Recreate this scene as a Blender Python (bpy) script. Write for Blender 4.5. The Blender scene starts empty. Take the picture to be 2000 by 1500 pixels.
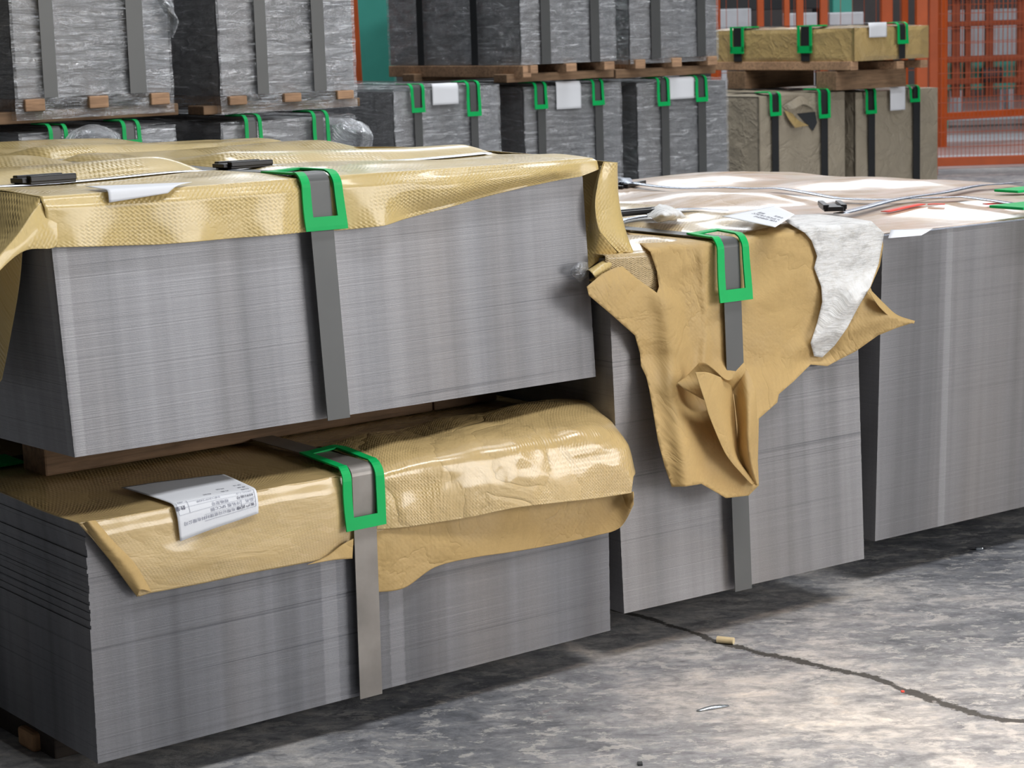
import bpy, bmesh, math, random
import numpy as np
from mathutils import Vector, Matrix, noise, geometry

random.seed(7)
scene = bpy.context.scene
C = scene.collection
PI = math.pi

# ------------------------------------------------------------------ camera
FPX, PITCH, ROLL, CAMH = 4166.94, 0.169159, -0.030405, 1.14074
_fw = np.array([0, math.cos(PITCH), -math.sin(PITCH)])
_up = np.array([0, math.sin(PITCH), math.cos(PITCH)])
_rt = np.array([1.0, 0, 0])
CR = math.cos(ROLL) * _rt + math.sin(ROLL) * _up
CU = -math.sin(ROLL) * _rt + math.cos(ROLL) * _up
CO = np.array([0, 0, CAMH])
cam_data = bpy.data.cameras.new('camera')
cam_data.sensor_width = 36.0
cam_data.lens = FPX / 2000 * 36.0
cam_data.clip_end = 200
cam_data.dof.use_dof = True
cam_data.dof.focus_distance = 3.6
cam_data.dof.aperture_fstop = 18
cam = bpy.data.objects.new('camera', cam_data)
C.objects.link(cam)
cam.matrix_world = Matrix(((CR[0], CU[0], -_fw[0], 0), (CR[1], CU[1], -_fw[1], 0), (CR[2], CU[2], -_fw[2], CAMH), (0, 0, 0, 1)))
scene.camera = cam

# ------------------------------------------------------------------ world, lamps, exposure
scene.view_settings.view_transform = 'Standard'
scene.view_settings.look = 'None'
scene.view_settings.gamma = 1.0
scene.view_settings.use_curve_mapping = False
scene.view_settings.exposure = 0.0
world = bpy.data.worlds.new('hall_ambient')
scene.world = world
world.use_nodes = True
bg = world.node_tree.nodes['Background']
bg.inputs[0].default_value = (0.92, 0.95, 1.0, 1)
bg.inputs[1].default_value = 0.035


def area(name, loc, aim, sx, sy, power, col):
    d = bpy.data.lights.new(name, 'AREA')
    d.shape = 'RECTANGLE'
    d.size = sx
    d.size_y = sy
    d.energy = power
    d.color = col
    o = bpy.data.objects.new(name, d)
    o.location = loc
    o.rotation_euler = (Vector(aim) - Vector(loc)).to_track_quat('-Z', 'Y').to_euler()
    C.objects.link(o)
    return o


# roof lights along the hall, the daylight of the far bay and added lamps to the front right
area('roof_light', (2.6, 1.7, 6.2), (2.2, 2.2, 0), 4.6, 1.2, 300, (0.97, 0.98, 1.0))
area('roof_light', (1.5, 6.5, 6.5), (1.2, 6.2, 0), 5.0, 0.8, 75, (0.95, 0.97, 1.0))
area('roof_light', (0.0, 8.8, 6.5), (0.6, 9.6, 0), 6.0, 1.0, 260, (0.94, 0.97, 1.0))
area('roof_light', (3.5, 14.5, 7.0), (3.5, 16, 0), 5.0, 2.0, 260, (0.97, 0.97, 1.0))
area('far_daylight', (1.0, 26.0, 6.5), (0.5, 3.0, 0.5), 12.0, 1.6, 420, (0.92, 0.96, 1.0))
area('side_fill_light', (8.0, 0.2, 2.3), (-0.2, 3.7, 0.7), 4.0, 3.4, 380, (1.0, 0.98, 0.96))  # unseen fill lamp, added to brighten the front faces and give sheen
dl = area('warm_pool_lamp', (2.3, 0.5, 4.6), (0.98, 2.95, 0.0), 0.6, 0.6, 7.5, (1.0, 0.84, 0.68))  # unseen lamp, added and narrowed to make the warm pool on the floor
dl.data.spread = math.radians(21)


# ------------------------------------------------------------------ helpers
def tag(o, label=None, cat=None, group=None, kind=None):
    if label: o['label'] = label
    if cat: o['category'] = cat
    if group: o['group'] = group
    if kind: o['kind'] = kind
    return o


def obj(name, verts, faces, mat, parent=None, uvs=None, smooth=False, thick=0.0, off=0.0):
    me = bpy.data.meshes.new(name)
    me.from_pydata([tuple(v) for v in verts], [], faces)
    if uvs is not None:
        ul = me.uv_layers.new(name='UVMap')
        for l in me.loops:
            ul.data[l.index].uv = uvs[l.vertex_index]
    if smooth:
        for p in me.polygons: p.use_smooth = True
    me.materials.append(mat)
    me.validate()
    me.update()
    o = bpy.data.objects.new(name, me)
    C.objects.link(o)
    if parent: o.parent = parent
    if thick:
        m = o.modifiers.new('thickness', 'SOLIDIFY')
        m.thickness = thick
        m.offset = off
    return o


class MB:
    def __init__(s): s.v = []; s.f = []

    def box(s, c0, c1, fn=None, bev=0.0):
        x0, y0, z0 = c0; x1, y1, z1 = c1
        if bev <= 0:
            p = [(x, y, z) for x in (x0, x1) for y in (y0, y1) for z in (z0, z1)]
            n = len(s.v)
            s.v += [fn(*q) if fn else q for q in p]
            for q in ((0, 1, 3, 2), (4, 6, 7, 5), (0, 4, 5, 1), (2, 3, 7, 6), (0, 2, 6, 4), (1, 5, 7, 3)):
                s.f.append(tuple(n + i for i in q))
            return
        bm = bmesh.new()
        bmesh.ops.create_cube(bm, size=1)
        for v in bm.verts:
            v.co = Vector(((x0 + x1) / 2 + v.co.x * (x1 - x0), (y0 + y1) / 2 + v.co.y * (y1 - y0), (z0 + z1) / 2 + v.co.z * (z1 - z0)))
        bmesh.ops.bevel(bm, geom=list(bm.edges), offset=bev, segments=2, profile=0.5, affect='EDGES')
        n = len(s.v)
        bm.verts.index_update()
        s.v += [tuple(fn(*v.co)) if fn else tuple(v.co) for v in bm.verts]
        s.f += [tuple(n + v.index for v in f.verts) for f in bm.faces]
        bm.free()

    def tube(s, a, b, r, n=8, r2=None):
        a = Vector(a); b = Vector(b); d = (b - a).normalized()
        t = d.orthogonal().normalized(); w = d.cross(t)
        r2 = r if r2 is None else r2
        k = len(s.v)
        for P, rr in ((a, r), (b, r2)):
            for i in range(n):
                q = 2 * PI * i / n
                s.v.append(tuple(P + t * math.cos(q) * rr + w * math.sin(q) * rr))
        for i in range(n):
            j = (i + 1) % n
            s.f.append((k + i, k + j, k + n + j, k + n + i))
        s.f.append(tuple(k + i for i in range(n))[::-1])
        s.f.append(tuple(k + n + i for i in range(n)))

    def build(s, name, mat, parent=None, smooth=False):
        return obj(name, s.v, s.f, mat, parent, smooth=smooth)


def grid_faces(nu, nv):
    return [(i * nv + j, (i + 1) * nv + j, (i + 1) * nv + j + 1, i * nv + j + 1) for i in range(nu - 1) for j in range(nv - 1)]


def sheet(name, nu, nv, fn, mat, parent, thick=0.0008, uv=None):
    vs = []; uvs = []
    for i in range(nu):
        for j in range(nv):
            u = i / (nu - 1); v = j / (nv - 1)
            vs.append(fn(u, v)); uvs.append(uv(u, v) if uv else (u, v))
    return obj(name, vs, grid_faces(nu, nv), mat, parent, uvs, smooth=True, thick=thick)


def cr(p0, p1, p2, p3, t):
    return 0.5 * ((2 * p1) + (-p0 + p2) * t + (2 * p0 - 5 * p1 + 4 * p2 - p3) * t * t + (-p0 + 3 * p1 - 3 * p2 + p3) * t ** 3)


def resample(pts, n):
    """smooth curve through control points, n samples"""
    pts = [np.array(p, float) for p in pts]
    m = len(pts)
    out = []
    for k in range(n):
        t = k / (n - 1) * (m - 1); i = min(int(t), m - 2); f = t - i
        out.append(cr(pts[max(i - 1, 0)], pts[i], pts[i + 1], pts[min(i + 2, m - 1)], f))
    return out


def interp(xs, ys, x):
    return float(np.interp(x, xs, ys))


def smooth01(t):
    t = max(0.0, min(1.0, t)); return t * t * (3 - 2 * t)


def crumple(x, y, seed, scale=9.0):
    """faceted paper creases, about -0.5..0.5"""
    a = abs(noise.noise(Vector((x * scale * 0.55 + seed, y * scale * 0.55 - seed, seed * 0.37))))
    b = abs(noise.noise(Vector((x * scale * 1.3 - seed, y * scale * 1.1 + seed, seed))))
    c = noise.noise(Vector((x * scale * 0.4 + seed, y * scale * 0.4, seed)))
    return 0.30 - 1.25 * a - 0.45 * b + 0.35 * c


# ------------------------------------------------------------------ materials
def new_mat(name):
    m = bpy.data.materials.new(name); m.use_nodes = True
    nt = m.node_tree; b = nt.nodes['Principled BSDF']
    return m, nt, b


def nd(nt, t, **kw):
    n = nt.nodes.new(t)
    for k, v in kw.items():
        if k.startswith('i_'):
            n.inputs[k[2:].replace('_', ' ')].default_value = v
        else: setattr(n, k, v)
    return n


def lk(nt, a, b): nt.links.new(a, b)


def mathn(nt, op, a, b=None, clamp=False):
    n = nt.nodes.new('ShaderNodeMath'); n.operation = op; n.use_clamp = clamp
    for i, q in enumerate((a, b)):
        if q is None: continue
        if hasattr(q, 'is_output'): nt.links.new(q, n.inputs[i])
        else: n.inputs[i].default_value = q
    return n.outputs[0]


def mapping(nt, src, sc, loc=(0, 0, 0), rot=(0, 0, 0)):
    m = nt.nodes.new('ShaderNodeMapping')
    m.inputs['Scale'].default_value = sc; m.inputs['Location'].default_value = loc; m.inputs['Rotation'].default_value = rot
    nt.links.new(src, m.inputs['Vector']); return m.outputs[0]


def noisen(nt, vec, scale, detail=3, rough=0.5, dist=0.0):
    n = nt.nodes.new('ShaderNodeTexNoise'); n.inputs['Scale'].default_value = scale
    n.inputs['Detail'].default_value = detail; n.inputs['Roughness'].default_value = rough
    n.inputs['Distortion'].default_value = dist
    nt.links.new(vec, n.inputs['Vector']); return n.outputs['Fac']


def ramp(nt, fac, stops, interp_='LINEAR'):
    r = nt.nodes.new('ShaderNodeValToRGB'); r.color_ramp.interpolation = interp_
    e = r.color_ramp.elements
    while len(e) < len(stops): e.new(0.5)
    for q, (p, c) in zip(e, stops):
        q.position = p; q.color = (*c, 1) if len(c) == 3 else c
    nt.links.new(fac, r.inputs[0]); return r.outputs[0]


def mixc(nt, fac, a, b, mode='MIX'):
    m = nt.nodes.new('ShaderNodeMix'); m.data_type = 'RGBA'; m.blend_type = mode
    for sock, q in ((m.inputs[0], fac), (m.inputs[6], a), (m.inputs[7], b)):
        if hasattr(q, 'is_output'): nt.links.new(q, sock)
        elif isinstance(q, (int, float)): sock.default_value = q
        else: sock.default_value = (*q, 1)
    return m.outputs[2]


def bump(nt, h, strength, dist, normal=None):
    b = nt.nodes.new('ShaderNodeBump'); b.inputs['Strength'].default_value = strength; b.inputs['Distance'].default_value = dist
    nt.links.new(h, b.inputs['Height'])
    if normal is not None: nt.links.new(normal, b.inputs['Normal'])
    return b.outputs[0]


def simple(name, col, rough=0.5, metal=0.0, var=0.12, scale=8, spec=0.5):
    m, nt, b = new_mat(name)
    tc = nt.nodes.new('ShaderNodeTexCoord')
    n = noisen(nt, tc.outputs['Object'], scale, 4)
    c = ramp(nt, n, [(0.25, tuple(x * (1 - var) for x in col)), (0.75, tuple(min(1, x * (1 + var)) for x in col))])
    lk(nt, c, b.inputs['Base Color'])
    b.inputs['Roughness'].default_value = rough; b.inputs['Metallic'].default_value = metal
    b.inputs['Specular IOR Level'].default_value = spec
    return m


def steel_edge(name, seed, col=(0.30, 0.31, 0.335), metal=0.35, rough=0.42, lines=1.0):
    """cut edges of hundreds of sheets: fine level lines, broad upright bands"""
    m, nt, b = new_mat(name)
    tc = nt.nodes.new('ShaderNodeTexCoord')
    P = tc.outputs['Object']
    sep = nt.nodes.new('ShaderNodeSeparateXYZ'); lk(nt, P, sep.inputs[0])
    ab = mathn(nt, 'ADD', sep.outputs[0], sep.outputs[1])
    cmb = nt.nodes.new('ShaderNodeCombineXYZ'); lk(nt, ab, cmb.inputs[0]); lk(nt, sep.outputs[2], cmb.inputs[2])
    cmb.inputs[1].default_value = seed
    V = cmb.outputs[0]
    broad = noisen(nt, mapping(nt, V, (8, 1, 0.2)), 1.0, 4, 0.6)
    fineb = noisen(nt, mapping(nt, V, (34, 1, 0.25)), 1.0, 3, 0.6)
    lin = noisen(nt, mapping(nt, V, (0.9, 1, 260)), 1.0, 3, 0.75)
    lin2 = noisen(nt, mapping(nt, V, (0.35, 1, 95)), 1.0, 3, 0.7)
    grain = noisen(nt, mapping(nt, V, (420, 1, 700)), 1.0, 2, 0.6)
    c1 = ramp(nt, broad, [(0.30, tuple(x * 0.66 for x in col)), (0.46, tuple(x * 0.95 for x in col)), (0.58, tuple(min(1, x * 1.14) for x in col)), (0.75, tuple(x * 0.85 for x in col))])
    c2 = mixc(nt, 0.35, c1, ramp(nt, fineb, [(0.3, (0.55, 0.55, 0.56)), (0.7, (1, 1, 1))]), 'MULTIPLY')
    warm = noisen(nt, mapping(nt, V, (5, 1, 0.6), (3, 0, 2)), 1.0, 2)
    c3 = mixc(nt, mathn(nt, 'MULTIPLY', ramp(nt, warm, [(0.45, (0, 0, 0)), (0.7, (1, 1, 1))]), 0.30), c2, (0.33, 0.285, 0.25))
    dark = ramp(nt, lin2, [(0.30, (0.35, 0.36, 0.39)), (0.40, (0.95, 0.95, 0.95)), (0.7, (1, 1, 1))])
    side = ramp(nt, noisen(nt, mapping(nt, V, (1.6, 1, 1.2), (7, 0, 1)), 1.0, 2), [(0.4, (0.12, 0.12, 0.12)), (0.6, (1, 1, 1))])
    c4 = mixc(nt, mathn(nt, 'MULTIPLY', side, 0.75 * lines), c3, dark, 'MULTIPLY')
    c5 = mixc(nt, 0.22, c4, ramp(nt, lin, [(0.2, (0.5, 0.5, 0.52)), (0.7, (1, 1, 1))]), 'MULTIPLY')
    thin = ramp(nt, noisen(nt, mapping(nt, V, (17, 1, 0.05), (3.3, 0, 0)), 1.0, 0), [(0.745, (0, 0, 0)), (0.77, (1, 1, 1))])
    c5 = mixc(nt, mathn(nt, 'MULTIPLY', thin, 0.13), c5, (0.75, 0.75, 0.78))
    c6 = mixc(nt, 0.22, c5, ramp(nt, grain, [(0.2, (0.4, 0.4, 0.4)), (0.7, (1, 1, 1))]), 'MULTIPLY')
    lk(nt, c6, b.inputs['Base Color'])
    b.inputs['Metallic'].default_value = metal
    b.inputs['Roughness'].default_value = rough
    h = mathn(nt, 'ADD', mathn(nt, 'MULTIPLY', lin, 0.6), mathn(nt, 'MULTIPLY', grain, 0.25))
    lk(nt, bump(nt, h, 0.35, 0.0015), b.inputs['Normal'])
    return m


def paper_mat(name, col, rough=0.34, weave=1.0, film=0.6, crease=1.0, coat=0.5, pitch=0.0085, whit=None):
    """kraft laminated with woven film; UV is in metres"""
    m, nt, b = new_mat(name)
    uv = nt.nodes.new('ShaderNodeTexCoord').outputs['UV']
    sep = nt.nodes.new('ShaderNodeSeparateXYZ'); lk(nt, uv, sep.inputs[0])
    n1 = noisen(nt, uv, 4.0, 4, 0.6)
    base = ramp(nt, n1, [(0.25, tuple(x * 0.88 for x in col)), (0.6, col), (0.85, tuple(min(1, x * 1.08) for x in col))])
    fib = noisen(nt, mapping(nt, uv, (50, 120, 1)), 2.0, 3, 0.6)
    base = mixc(nt, 0.12, base, ramp(nt, fib, [(0.3, (0.5, 0.5, 0.5)), (0.7, (1, 1, 1))]), 'MULTIPLY')
    if whit:
        base = mixc(nt, mathn(nt, 'MULTIPLY', ramp(nt, noisen(nt, mapping(nt, uv, (2, 9, 1)), 1.5, 4, 0.6), [(0.38, (0, 0, 0)), (0.62, (1, 1, 1))]), 0.8), base, whit)
    lk(nt, base, b.inputs['Base Color'])
    mask = ramp(nt, noisen(nt, uv, 6.0, 3, 0.6), [(0.42, (0.08, 0.08, 0.08)), (0.56, (1, 1, 1))])
    rr = nt.nodes.new('ShaderNodeMapRange'); lk(nt, mask, rr.inputs[0])
    rr.inputs[3].default_value = min(0.9, rough + 0.16); rr.inputs[4].default_value = rough - 0.06
    lk(nt, rr.outputs[0], b.inputs['Roughness'])
    b.inputs['Specular IOR Level'].default_value = 0.5
    b.inputs['Coat Weight'].default_value = coat
    b.inputs['Coat Roughness'].default_value = 0.13
    wob = mathn(nt, 'MULTIPLY', noisen(nt, uv, 5.0, 2), 0.012)
    k = 2 * PI / pitch
    su = mathn(nt, 'SINE', mathn(nt, 'MULTIPLY', mathn(nt, 'ADD', sep.outputs[0], wob), k))
    sv = mathn(nt, 'SINE', mathn(nt, 'MULTIPLY', mathn(nt, 'ADD', sep.outputs[1], wob), k))
    wv = mathn(nt, 'MULTIPLY', mathn(nt, 'ADD', mathn(nt, 'MULTIPLY', su, sv), mathn(nt, 'MULTIPLY', su, 0.5)), mathn(nt, 'MULTIPLY', mask, 0.5))
    wr = noisen(nt, uv, 26.0, 5, 0.65, 0.8)
    N = bump(nt, wr, 0.40 * crease, 0.004)
    vo = nt.nodes.new('ShaderNodeTexVoronoi'); vo.feature = 'DISTANCE_TO_EDGE'; vo.inputs['Scale'].default_value = 17
    lk(nt, mapping(nt, uv, (1, 1.6, 1)), vo.inputs['Vector'])
    N = bump(nt, ramp(nt, vo.outputs['Distance'], [(0.0, (0, 0, 0)), (0.05, (1, 1, 1))]), 0.10 * crease, 0.0012, N)
    cr1 = mathn(nt, 'ABSOLUTE', mathn(nt, 'SUBTRACT', noisen(nt, uv, 7.0, 4, 0.55, 0.5), 0.5))
    N = bump(nt, mathn(nt, 'POWER', cr1, 0.6), 0.7 * crease, 0.010, N)
    if weave > 0: N = bump(nt, wv, min(1.0, 0.8 * weave), 0.0014, N)
    lk(nt, N, b.inputs['Normal'])
    return m


def film_mat(name, opac=0.30, tint=(0.88, 0.90, 0.93), wr=60.0):
    """thin clear stretch film: see-through with glossy wrinkles"""
    m, nt, b = new_mat(name)
    tc = nt.nodes.new('ShaderNodeTexCoord').outputs['UV']
    s1 = noisen(nt, mapping(nt, tc, (6, 34, 1), rot=(0, 0, 0.25)), 1.4, 5, 0.6, 0.7)
    s2 = noisen(nt, mapping(nt, tc, (20, 30, 1), rot=(0, 0, -0.5)), 1.2, 4, 0.6, 1.0)
    h = mathn(nt, 'ADD', s1, mathn(nt, 'MULTIPLY', s2, 0.5))
    b.inputs['Base Color'].default_value = (*tint, 1)
    b.inputs['Roughness'].default_value = 0.16
    b.inputs['Specular IOR Level'].default_value = 0.9
    N = bump(nt, h, 1.0, 0.03)
    lk(nt, N, b.inputs['Normal'])
    tr = nt.nodes.new('ShaderNodeBsdfTransparent'); tr.inputs[0].default_value = (0.93, 0.94, 0.95, 1)
    gl = nt.nodes.new('ShaderNodeBsdfGlossy'); gl.inputs['Roughness'].default_value = 0.17; lk(nt, N, gl.inputs['Normal'])
    gl.inputs[0].default_value = (0.95, 0.97, 1, 1)
    mx = nt.nodes.new('ShaderNodeMixShader')
    ridge = ramp(nt, s1, [(0.40, (0, 0, 0)), (0.5, (1, 1, 1)), (0.6, (0, 0, 0))])
    st = ramp(nt, noisen(nt, mapping(nt, tc, (5, 60, 1), (3, 1, 0), (0, 0, 0.12)), 1.3, 4, 0.7, 1.0), [(0.56, (0, 0, 0)), (0.64, (1, 1, 1))])
    fac = mathn(nt, 'ADD', mathn(nt, 'ADD', mathn(nt, 'MULTIPLY', ridge, 0.14), mathn(nt, 'MULTIPLY', st, 0.42)), opac * 0.45, True)
    lk(nt, fac, mx.inputs[0]); lk(nt, tr.outputs[0], mx.inputs[1]); lk(nt, b.outputs[0], mx.inputs[2])
    mx2 = nt.nodes.new('ShaderNodeMixShader'); mx2.inputs[0].default_value = 0.16
    lk(nt, mx.outputs[0], mx2.inputs[1]); lk(nt, gl.outputs[0], mx2.inputs[2])
    lk(nt, mx2.outputs[0], nt.nodes['Material Output'].inputs[0])
    return m


def wood_mat(name, col):
    m, nt, b = new_mat(name)
    P = nt.nodes.new('ShaderNodeTexCoord').outputs['Object']
    g = noisen(nt, mapping(nt, P, (3, 40, 40)), 2.0, 5, 0.65, 0.6)
    c = ramp(nt, g, [(0.3, tuple(x * 0.55 for x in col)), (0.55, col), (0.75, tuple(min(1, x * 1.15) for x in col))])
    bl = noisen(nt, P, 5.0, 4, 0.6)
    c = mixc(nt, 0.6, c, ramp(nt, bl, [(0.32, (0.42, 0.40, 0.38)), (0.6, (1, 1, 1))]), 'MULTIPLY')
    lk(nt, c, b.inputs['Base Color']); b.inputs['Roughness'].default_value = 0.8
    lk(nt, bump(nt, g, 0.5, 0.003), b.inputs['Normal'])
    return m


def floor_mat():
    m, nt, b = new_mat('worn_concrete')
    P = nt.nodes.new('ShaderNodeTexCoord').outputs['Object']
    n1 = noisen(nt, P, 1.7, 7, 0.66, 0.4)
    n2 = noisen(nt, mapping(nt, P, (1, 1.9, 1), rot=(0, 0, 0.5)), 11.0, 9, 0.74, 0.6)
    n3 = noisen(nt, P, 42.0, 5, 0.7)
    c = ramp(nt, n1, [(0.34, (0.19, 0.20, 0.22)), (0.48, (0.33, 0.335, 0.35)), (0.62, (0.54, 0.52, 0.50))])
    flake = ramp(nt, n2, [(0.36, (0.45, 0.46, 0.48)), (0.46, (0.78, 0.78, 0.79)), (0.52, (1, 1, 1)), (0.60, (1.35, 1.3, 1.22))])
    c = mixc(nt, 0.85, c, flake, 'MULTIPLY')
    c = mixc(nt, 0.6, c, ramp(nt, n3, [(0.3, (0.5, 0.5, 0.51)), (0.62, (1.2, 1.2, 1.2))]), 'MULTIPLY')
    # dark scuffed patches of its own and pale peeled film of old paint
    n4 = noisen(nt, mapping(nt, P, (1, 1, 1), (4.3, 1.7, 0)), 2.6, 7, 0.7, 0.5)
    c = mixc(nt, mathn(nt, 'MULTIPLY', ramp(nt, n4, [(0.60, (0, 0, 0)), (0.635, (1, 1, 1))]), 0.5), c, (0.20, 0.205, 0.215))
    n5 = noisen(nt, mapping(nt, P, (1, 1.5, 1), (9.3, 5.7, 0)), 17.0, 9, 0.76, 0.3)
    c = mixc(nt, mathn(nt, 'MULTIPLY', ramp(nt, n5, [(0.54, (0, 0, 0)), (0.57, (1, 1, 1))]), 0.55), c, (0.62, 0.60, 0.57))
    # red-brown smudges
    n6 = noisen(nt, mapping(nt, P, (1, 1, 1), (2.3, 8.7, 0)), 5.0, 6, 0.7)
    c = mixc(nt, mathn(nt, 'MULTIPLY', ramp(nt, n6, [(0.66, (0, 0, 0)), (0.70, (1, 1, 1))]), 0.4), c, (0.33, 0.22, 0.20))
    # the long crack: distance to a straight line in the floor, wandering with noise
    sep = nt.nodes.new('ShaderNodeSeparateXYZ'); lk(nt, P, sep.inputs[0])
    ax, ay, bx, by = 0.26, 3.934, 0.806, 3.283
    L = math.hypot(bx - ax, by - ay); nx, ny = (by - ay) / L, -(bx - ax) / L
    dd = mathn(nt, 'ADD', mathn(nt, 'MULTIPLY', sep.outputs[0], nx), mathn(nt, 'MULTIPLY', sep.outputs[1], ny))
    dd = mathn(nt, 'SUBTRACT', dd, ax * nx + ay * ny)
    wv = mathn(nt, 'MULTIPLY', mathn(nt, 'SUBTRACT', noisen(nt, P, 4.0, 2, 0.5), 0.5), 0.09)
    w2 = mathn(nt, 'MULTIPLY', mathn(nt, 'SUBTRACT', noisen(nt, P, 60.0, 5, 0.8), 0.5), 0.034)
    dd = mathn(nt, 'ABSOLUTE', mathn(nt, 'ADD', mathn(nt, 'ADD', dd, wv), w2))
    wid = mathn(nt, 'ADD', mathn(nt, 'MULTIPLY', noisen(nt, P, 19.0, 4, 0.7), 0.036), -0.0105)
    cm = nt.nodes.new('ShaderNodeMapRange'); cm.clamp = True
    lk(nt, mathn(nt, 'SUBTRACT', dd, wid), cm.inputs[0]); cm.inputs[1].default_value = -0.001; cm.inputs[2].default_value = 0.003
    cm.inputs[3].default_value = 1; cm.inputs[4].default_value = 0
    c = mixc(nt, mathn(nt, 'MULTIPLY', cm.outputs[0], 0.95), c, (0.055, 0.05, 0.045))
    lk(nt, c, b.inputs['Base Color'])
    rg = nt.nodes.new('ShaderNodeMapRange'); lk(nt, n2, rg.inputs[0]); rg.inputs[3].default_value = 0.45; rg.inputs[4].default_value = 0.8
    lk(nt, rg.outputs[0], b.inputs['Roughness'])
    h = mathn(nt, 'SUBTRACT', mathn(nt, 'ADD', n2, mathn(nt, 'MULTIPLY', n3, 0.3)), mathn(nt, 'MULTIPLY', cm.outputs[0], 1.2))
    lk(nt, bump(nt, h, 0.6, 0.008), b.inputs['Normal'])
    return m


M = {}
M['floor'] = floor_mat()
M['steelL'] = steel_edge('sheet_edges_dull', 1.3, (0.235, 0.24, 0.26), lines=1.2)
M['steelU'] = steel_edge('sheet_edges_pale', 4.1, (0.295, 0.297, 0.315), lines=0.9)
M['steelM'] = steel_edge('sheet_edges_warm', 8.7, (0.325, 0.32, 0.33), lines=1.1)
M['steelR'] = steel_edge('sheet_edges_plain', 12.2, (0.265, 0.262, 0.272), lines=0.4)
M['steelB'] = steel_edge('sheet_edges_far', 20.2, (0.25, 0.255, 0.265), lines=0.6)
M['steelD'] = steel_edge('sheet_edges_dark', 27.0, (0.10, 0.105, 0.115), lines=0.6)
M['strap'] = simple('steel_strap_grey', (0.105, 0.108, 0.108), 0.45, 0.35, 0.08, 6)
M['strapL'] = simple('steel_strap_worn', (0.27, 0.25, 0.23), 0.45, 0.45, 0.22, 14)
M['strapD'] = simple('steel_strap_dark', (0.045, 0.047, 0.05), 0.4, 0.5, 0.1, 6)
M['strapP'] = simple('steel_strap_bright', (0.50, 0.55, 0.64), 0.25, 0.8, 0.08, 6)
M['seal'] = simple('strap_seal_black', (0.016, 0.016, 0.018), 0.35, 0.4)
M['green'] = simple('green_plastic', (0.0, 0.46, 0.11), 0.5, 0, 0.08, 10, 0.25)
M['paperU'] = paper_mat('woven_laminate_yellow', (0.72, 0.54, 0.22), 0.30, 0.9, 0.7, 0.45, 0.5)
M['paperL'] = paper_mat('laminated_kraft', (0.68, 0.49, 0.22), 0.28, 0.5, 0.5, 1.2, 0.8, 0.006)
M['paperF'] = paper_mat('laminated_kraft_smooth', (0.68, 0.49, 0.22), 0.28, 0.6, 0.5, 0.40, 0.8, 0.006)
M['kraft'] = paper_mat('kraft_paper', (0.58, 0.395, 0.16), 0.62, 0.15, 0.2, 0.9, 0.0)
M['kraftW'] = paper_mat('woven_kraft_top', (0.62, 0.46, 0.24), 0.34, 1.3, 0.5, 0.8, 0.5)
M['paperR'] = paper_mat('pale_wrap', (0.60, 0.42, 0.27), 0.45, 0.15, 0.4, 0.9, 0.5, whit=(0.78, 0.68, 0.62))
M['greige'] = paper_mat('grey_kraft_wrap', (0.40, 0.345, 0.26), 0.5, 0.3, 0.3, 2.0, 0.2)
M['kraftB'] = paper_mat('brown_wrap_far', (0.56, 0.40, 0.17), 0.3, 0.3, 0.3, 2.0, 0.7)
M['white'] = simple('label_paper', (0.86, 0.88, 0.92), 0.7, 0, 0.02, 8, 0.15)
M['ink'] = simple('label_ink', (0.03, 0.03, 0.07), 0.7)
M['inkf'] = simple('label_ink_faint', (0.30, 0.31, 0.38), 0.7)
M['red'] = simple('red_marker', (0.85, 0.09, 0.06), 0.5)
M['film'] = film_mat('stretch_film', 0.30)
M['filmT'], _nt, _b = new_mat('torn_milky_film')
_uv = _nt.nodes.new('ShaderNodeTexCoord').outputs['UV']
_n = noisen(_nt, mapping(_nt, _uv, (30, 60, 1)), 2.0, 5, 0.7)
lk(_nt, ramp(_nt, _n, [(0.3, (0.80, 0.78, 0.74)), (0.6, (0.97, 0.97, 0.96))]), _b.inputs['Base Color'])
_b.inputs['Roughness'].default_value = 0.3
lk(_nt, ramp(_nt, noisen(_nt, mapping(_nt, _uv, (9, 22, 1)), 2.0, 5, 0.7), [(0.3, (0.45, 0.45, 0.45)), (0.5, (0.95, 0.95, 0.95))]), _b.inputs['Alpha'])
lk(_nt, bump(_nt, noisen(_nt, mapping(_nt, _uv, (12, 90, 1)), 2.0, 5, 0.7), 0.7, 0.006), _b.inputs['Normal'])
M['wood'] = wood_mat('rough_timber', (0.30, 0.185, 0.105))
M['woodB'] = wood_mat('pallet_timber', (0.56, 0.34, 0.20))
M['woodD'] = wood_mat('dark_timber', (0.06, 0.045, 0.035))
M['endgrain'] = simple('timber_end', (0.56, 0.32, 0.16), 0.8, 0, 0.2, 30)
M['orange'] = simple('orange_paint', (0.58, 0.10, 0.015), 0.42, 0, 0.12)
M['orangeD'] = simple('orange_wire', (0.50, 0.10, 0.03), 0.5, 0, 0.12)
M['frame'] = simple('rusty_orange_frame', (0.30, 0.06, 0.02), 0.5)
M['teal'] = simple('teal_paint', (0.07, 0.42, 0.34), 0.4, 0, 0.08)
M['cab'] = simple('pale_cabinet', (0.62, 0.66, 0.70), 0.5)
M['dark'] = simple('dark_machine', (0.03, 0.033, 0.037), 0.5)
M['wall'] = simple('hall_wall', (0.38, 0.36, 0.36), 0.8, 0, 0.15, 2)
M['redfloor'] = simple('painted_floor', (0.52, 0.38, 0.36), 0.35, 0, 0.25, 1.5)
M['stub'] = simple('pale_wood_stub', (0.72, 0.60, 0.36), 0.7)
M['tin'] = simple('tin_scrap', (0.5, 0.55, 0.6), 0.25, 0.8)


# ------------------------------------------------------------------ bundle frame
def ray(x, y):
    return _fw + CR * (x - 1000) / FPX - CU * (y - 750) / FPX


def at_depth(x, y, Z):
    return CO + ray(x, y) * Z


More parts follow.
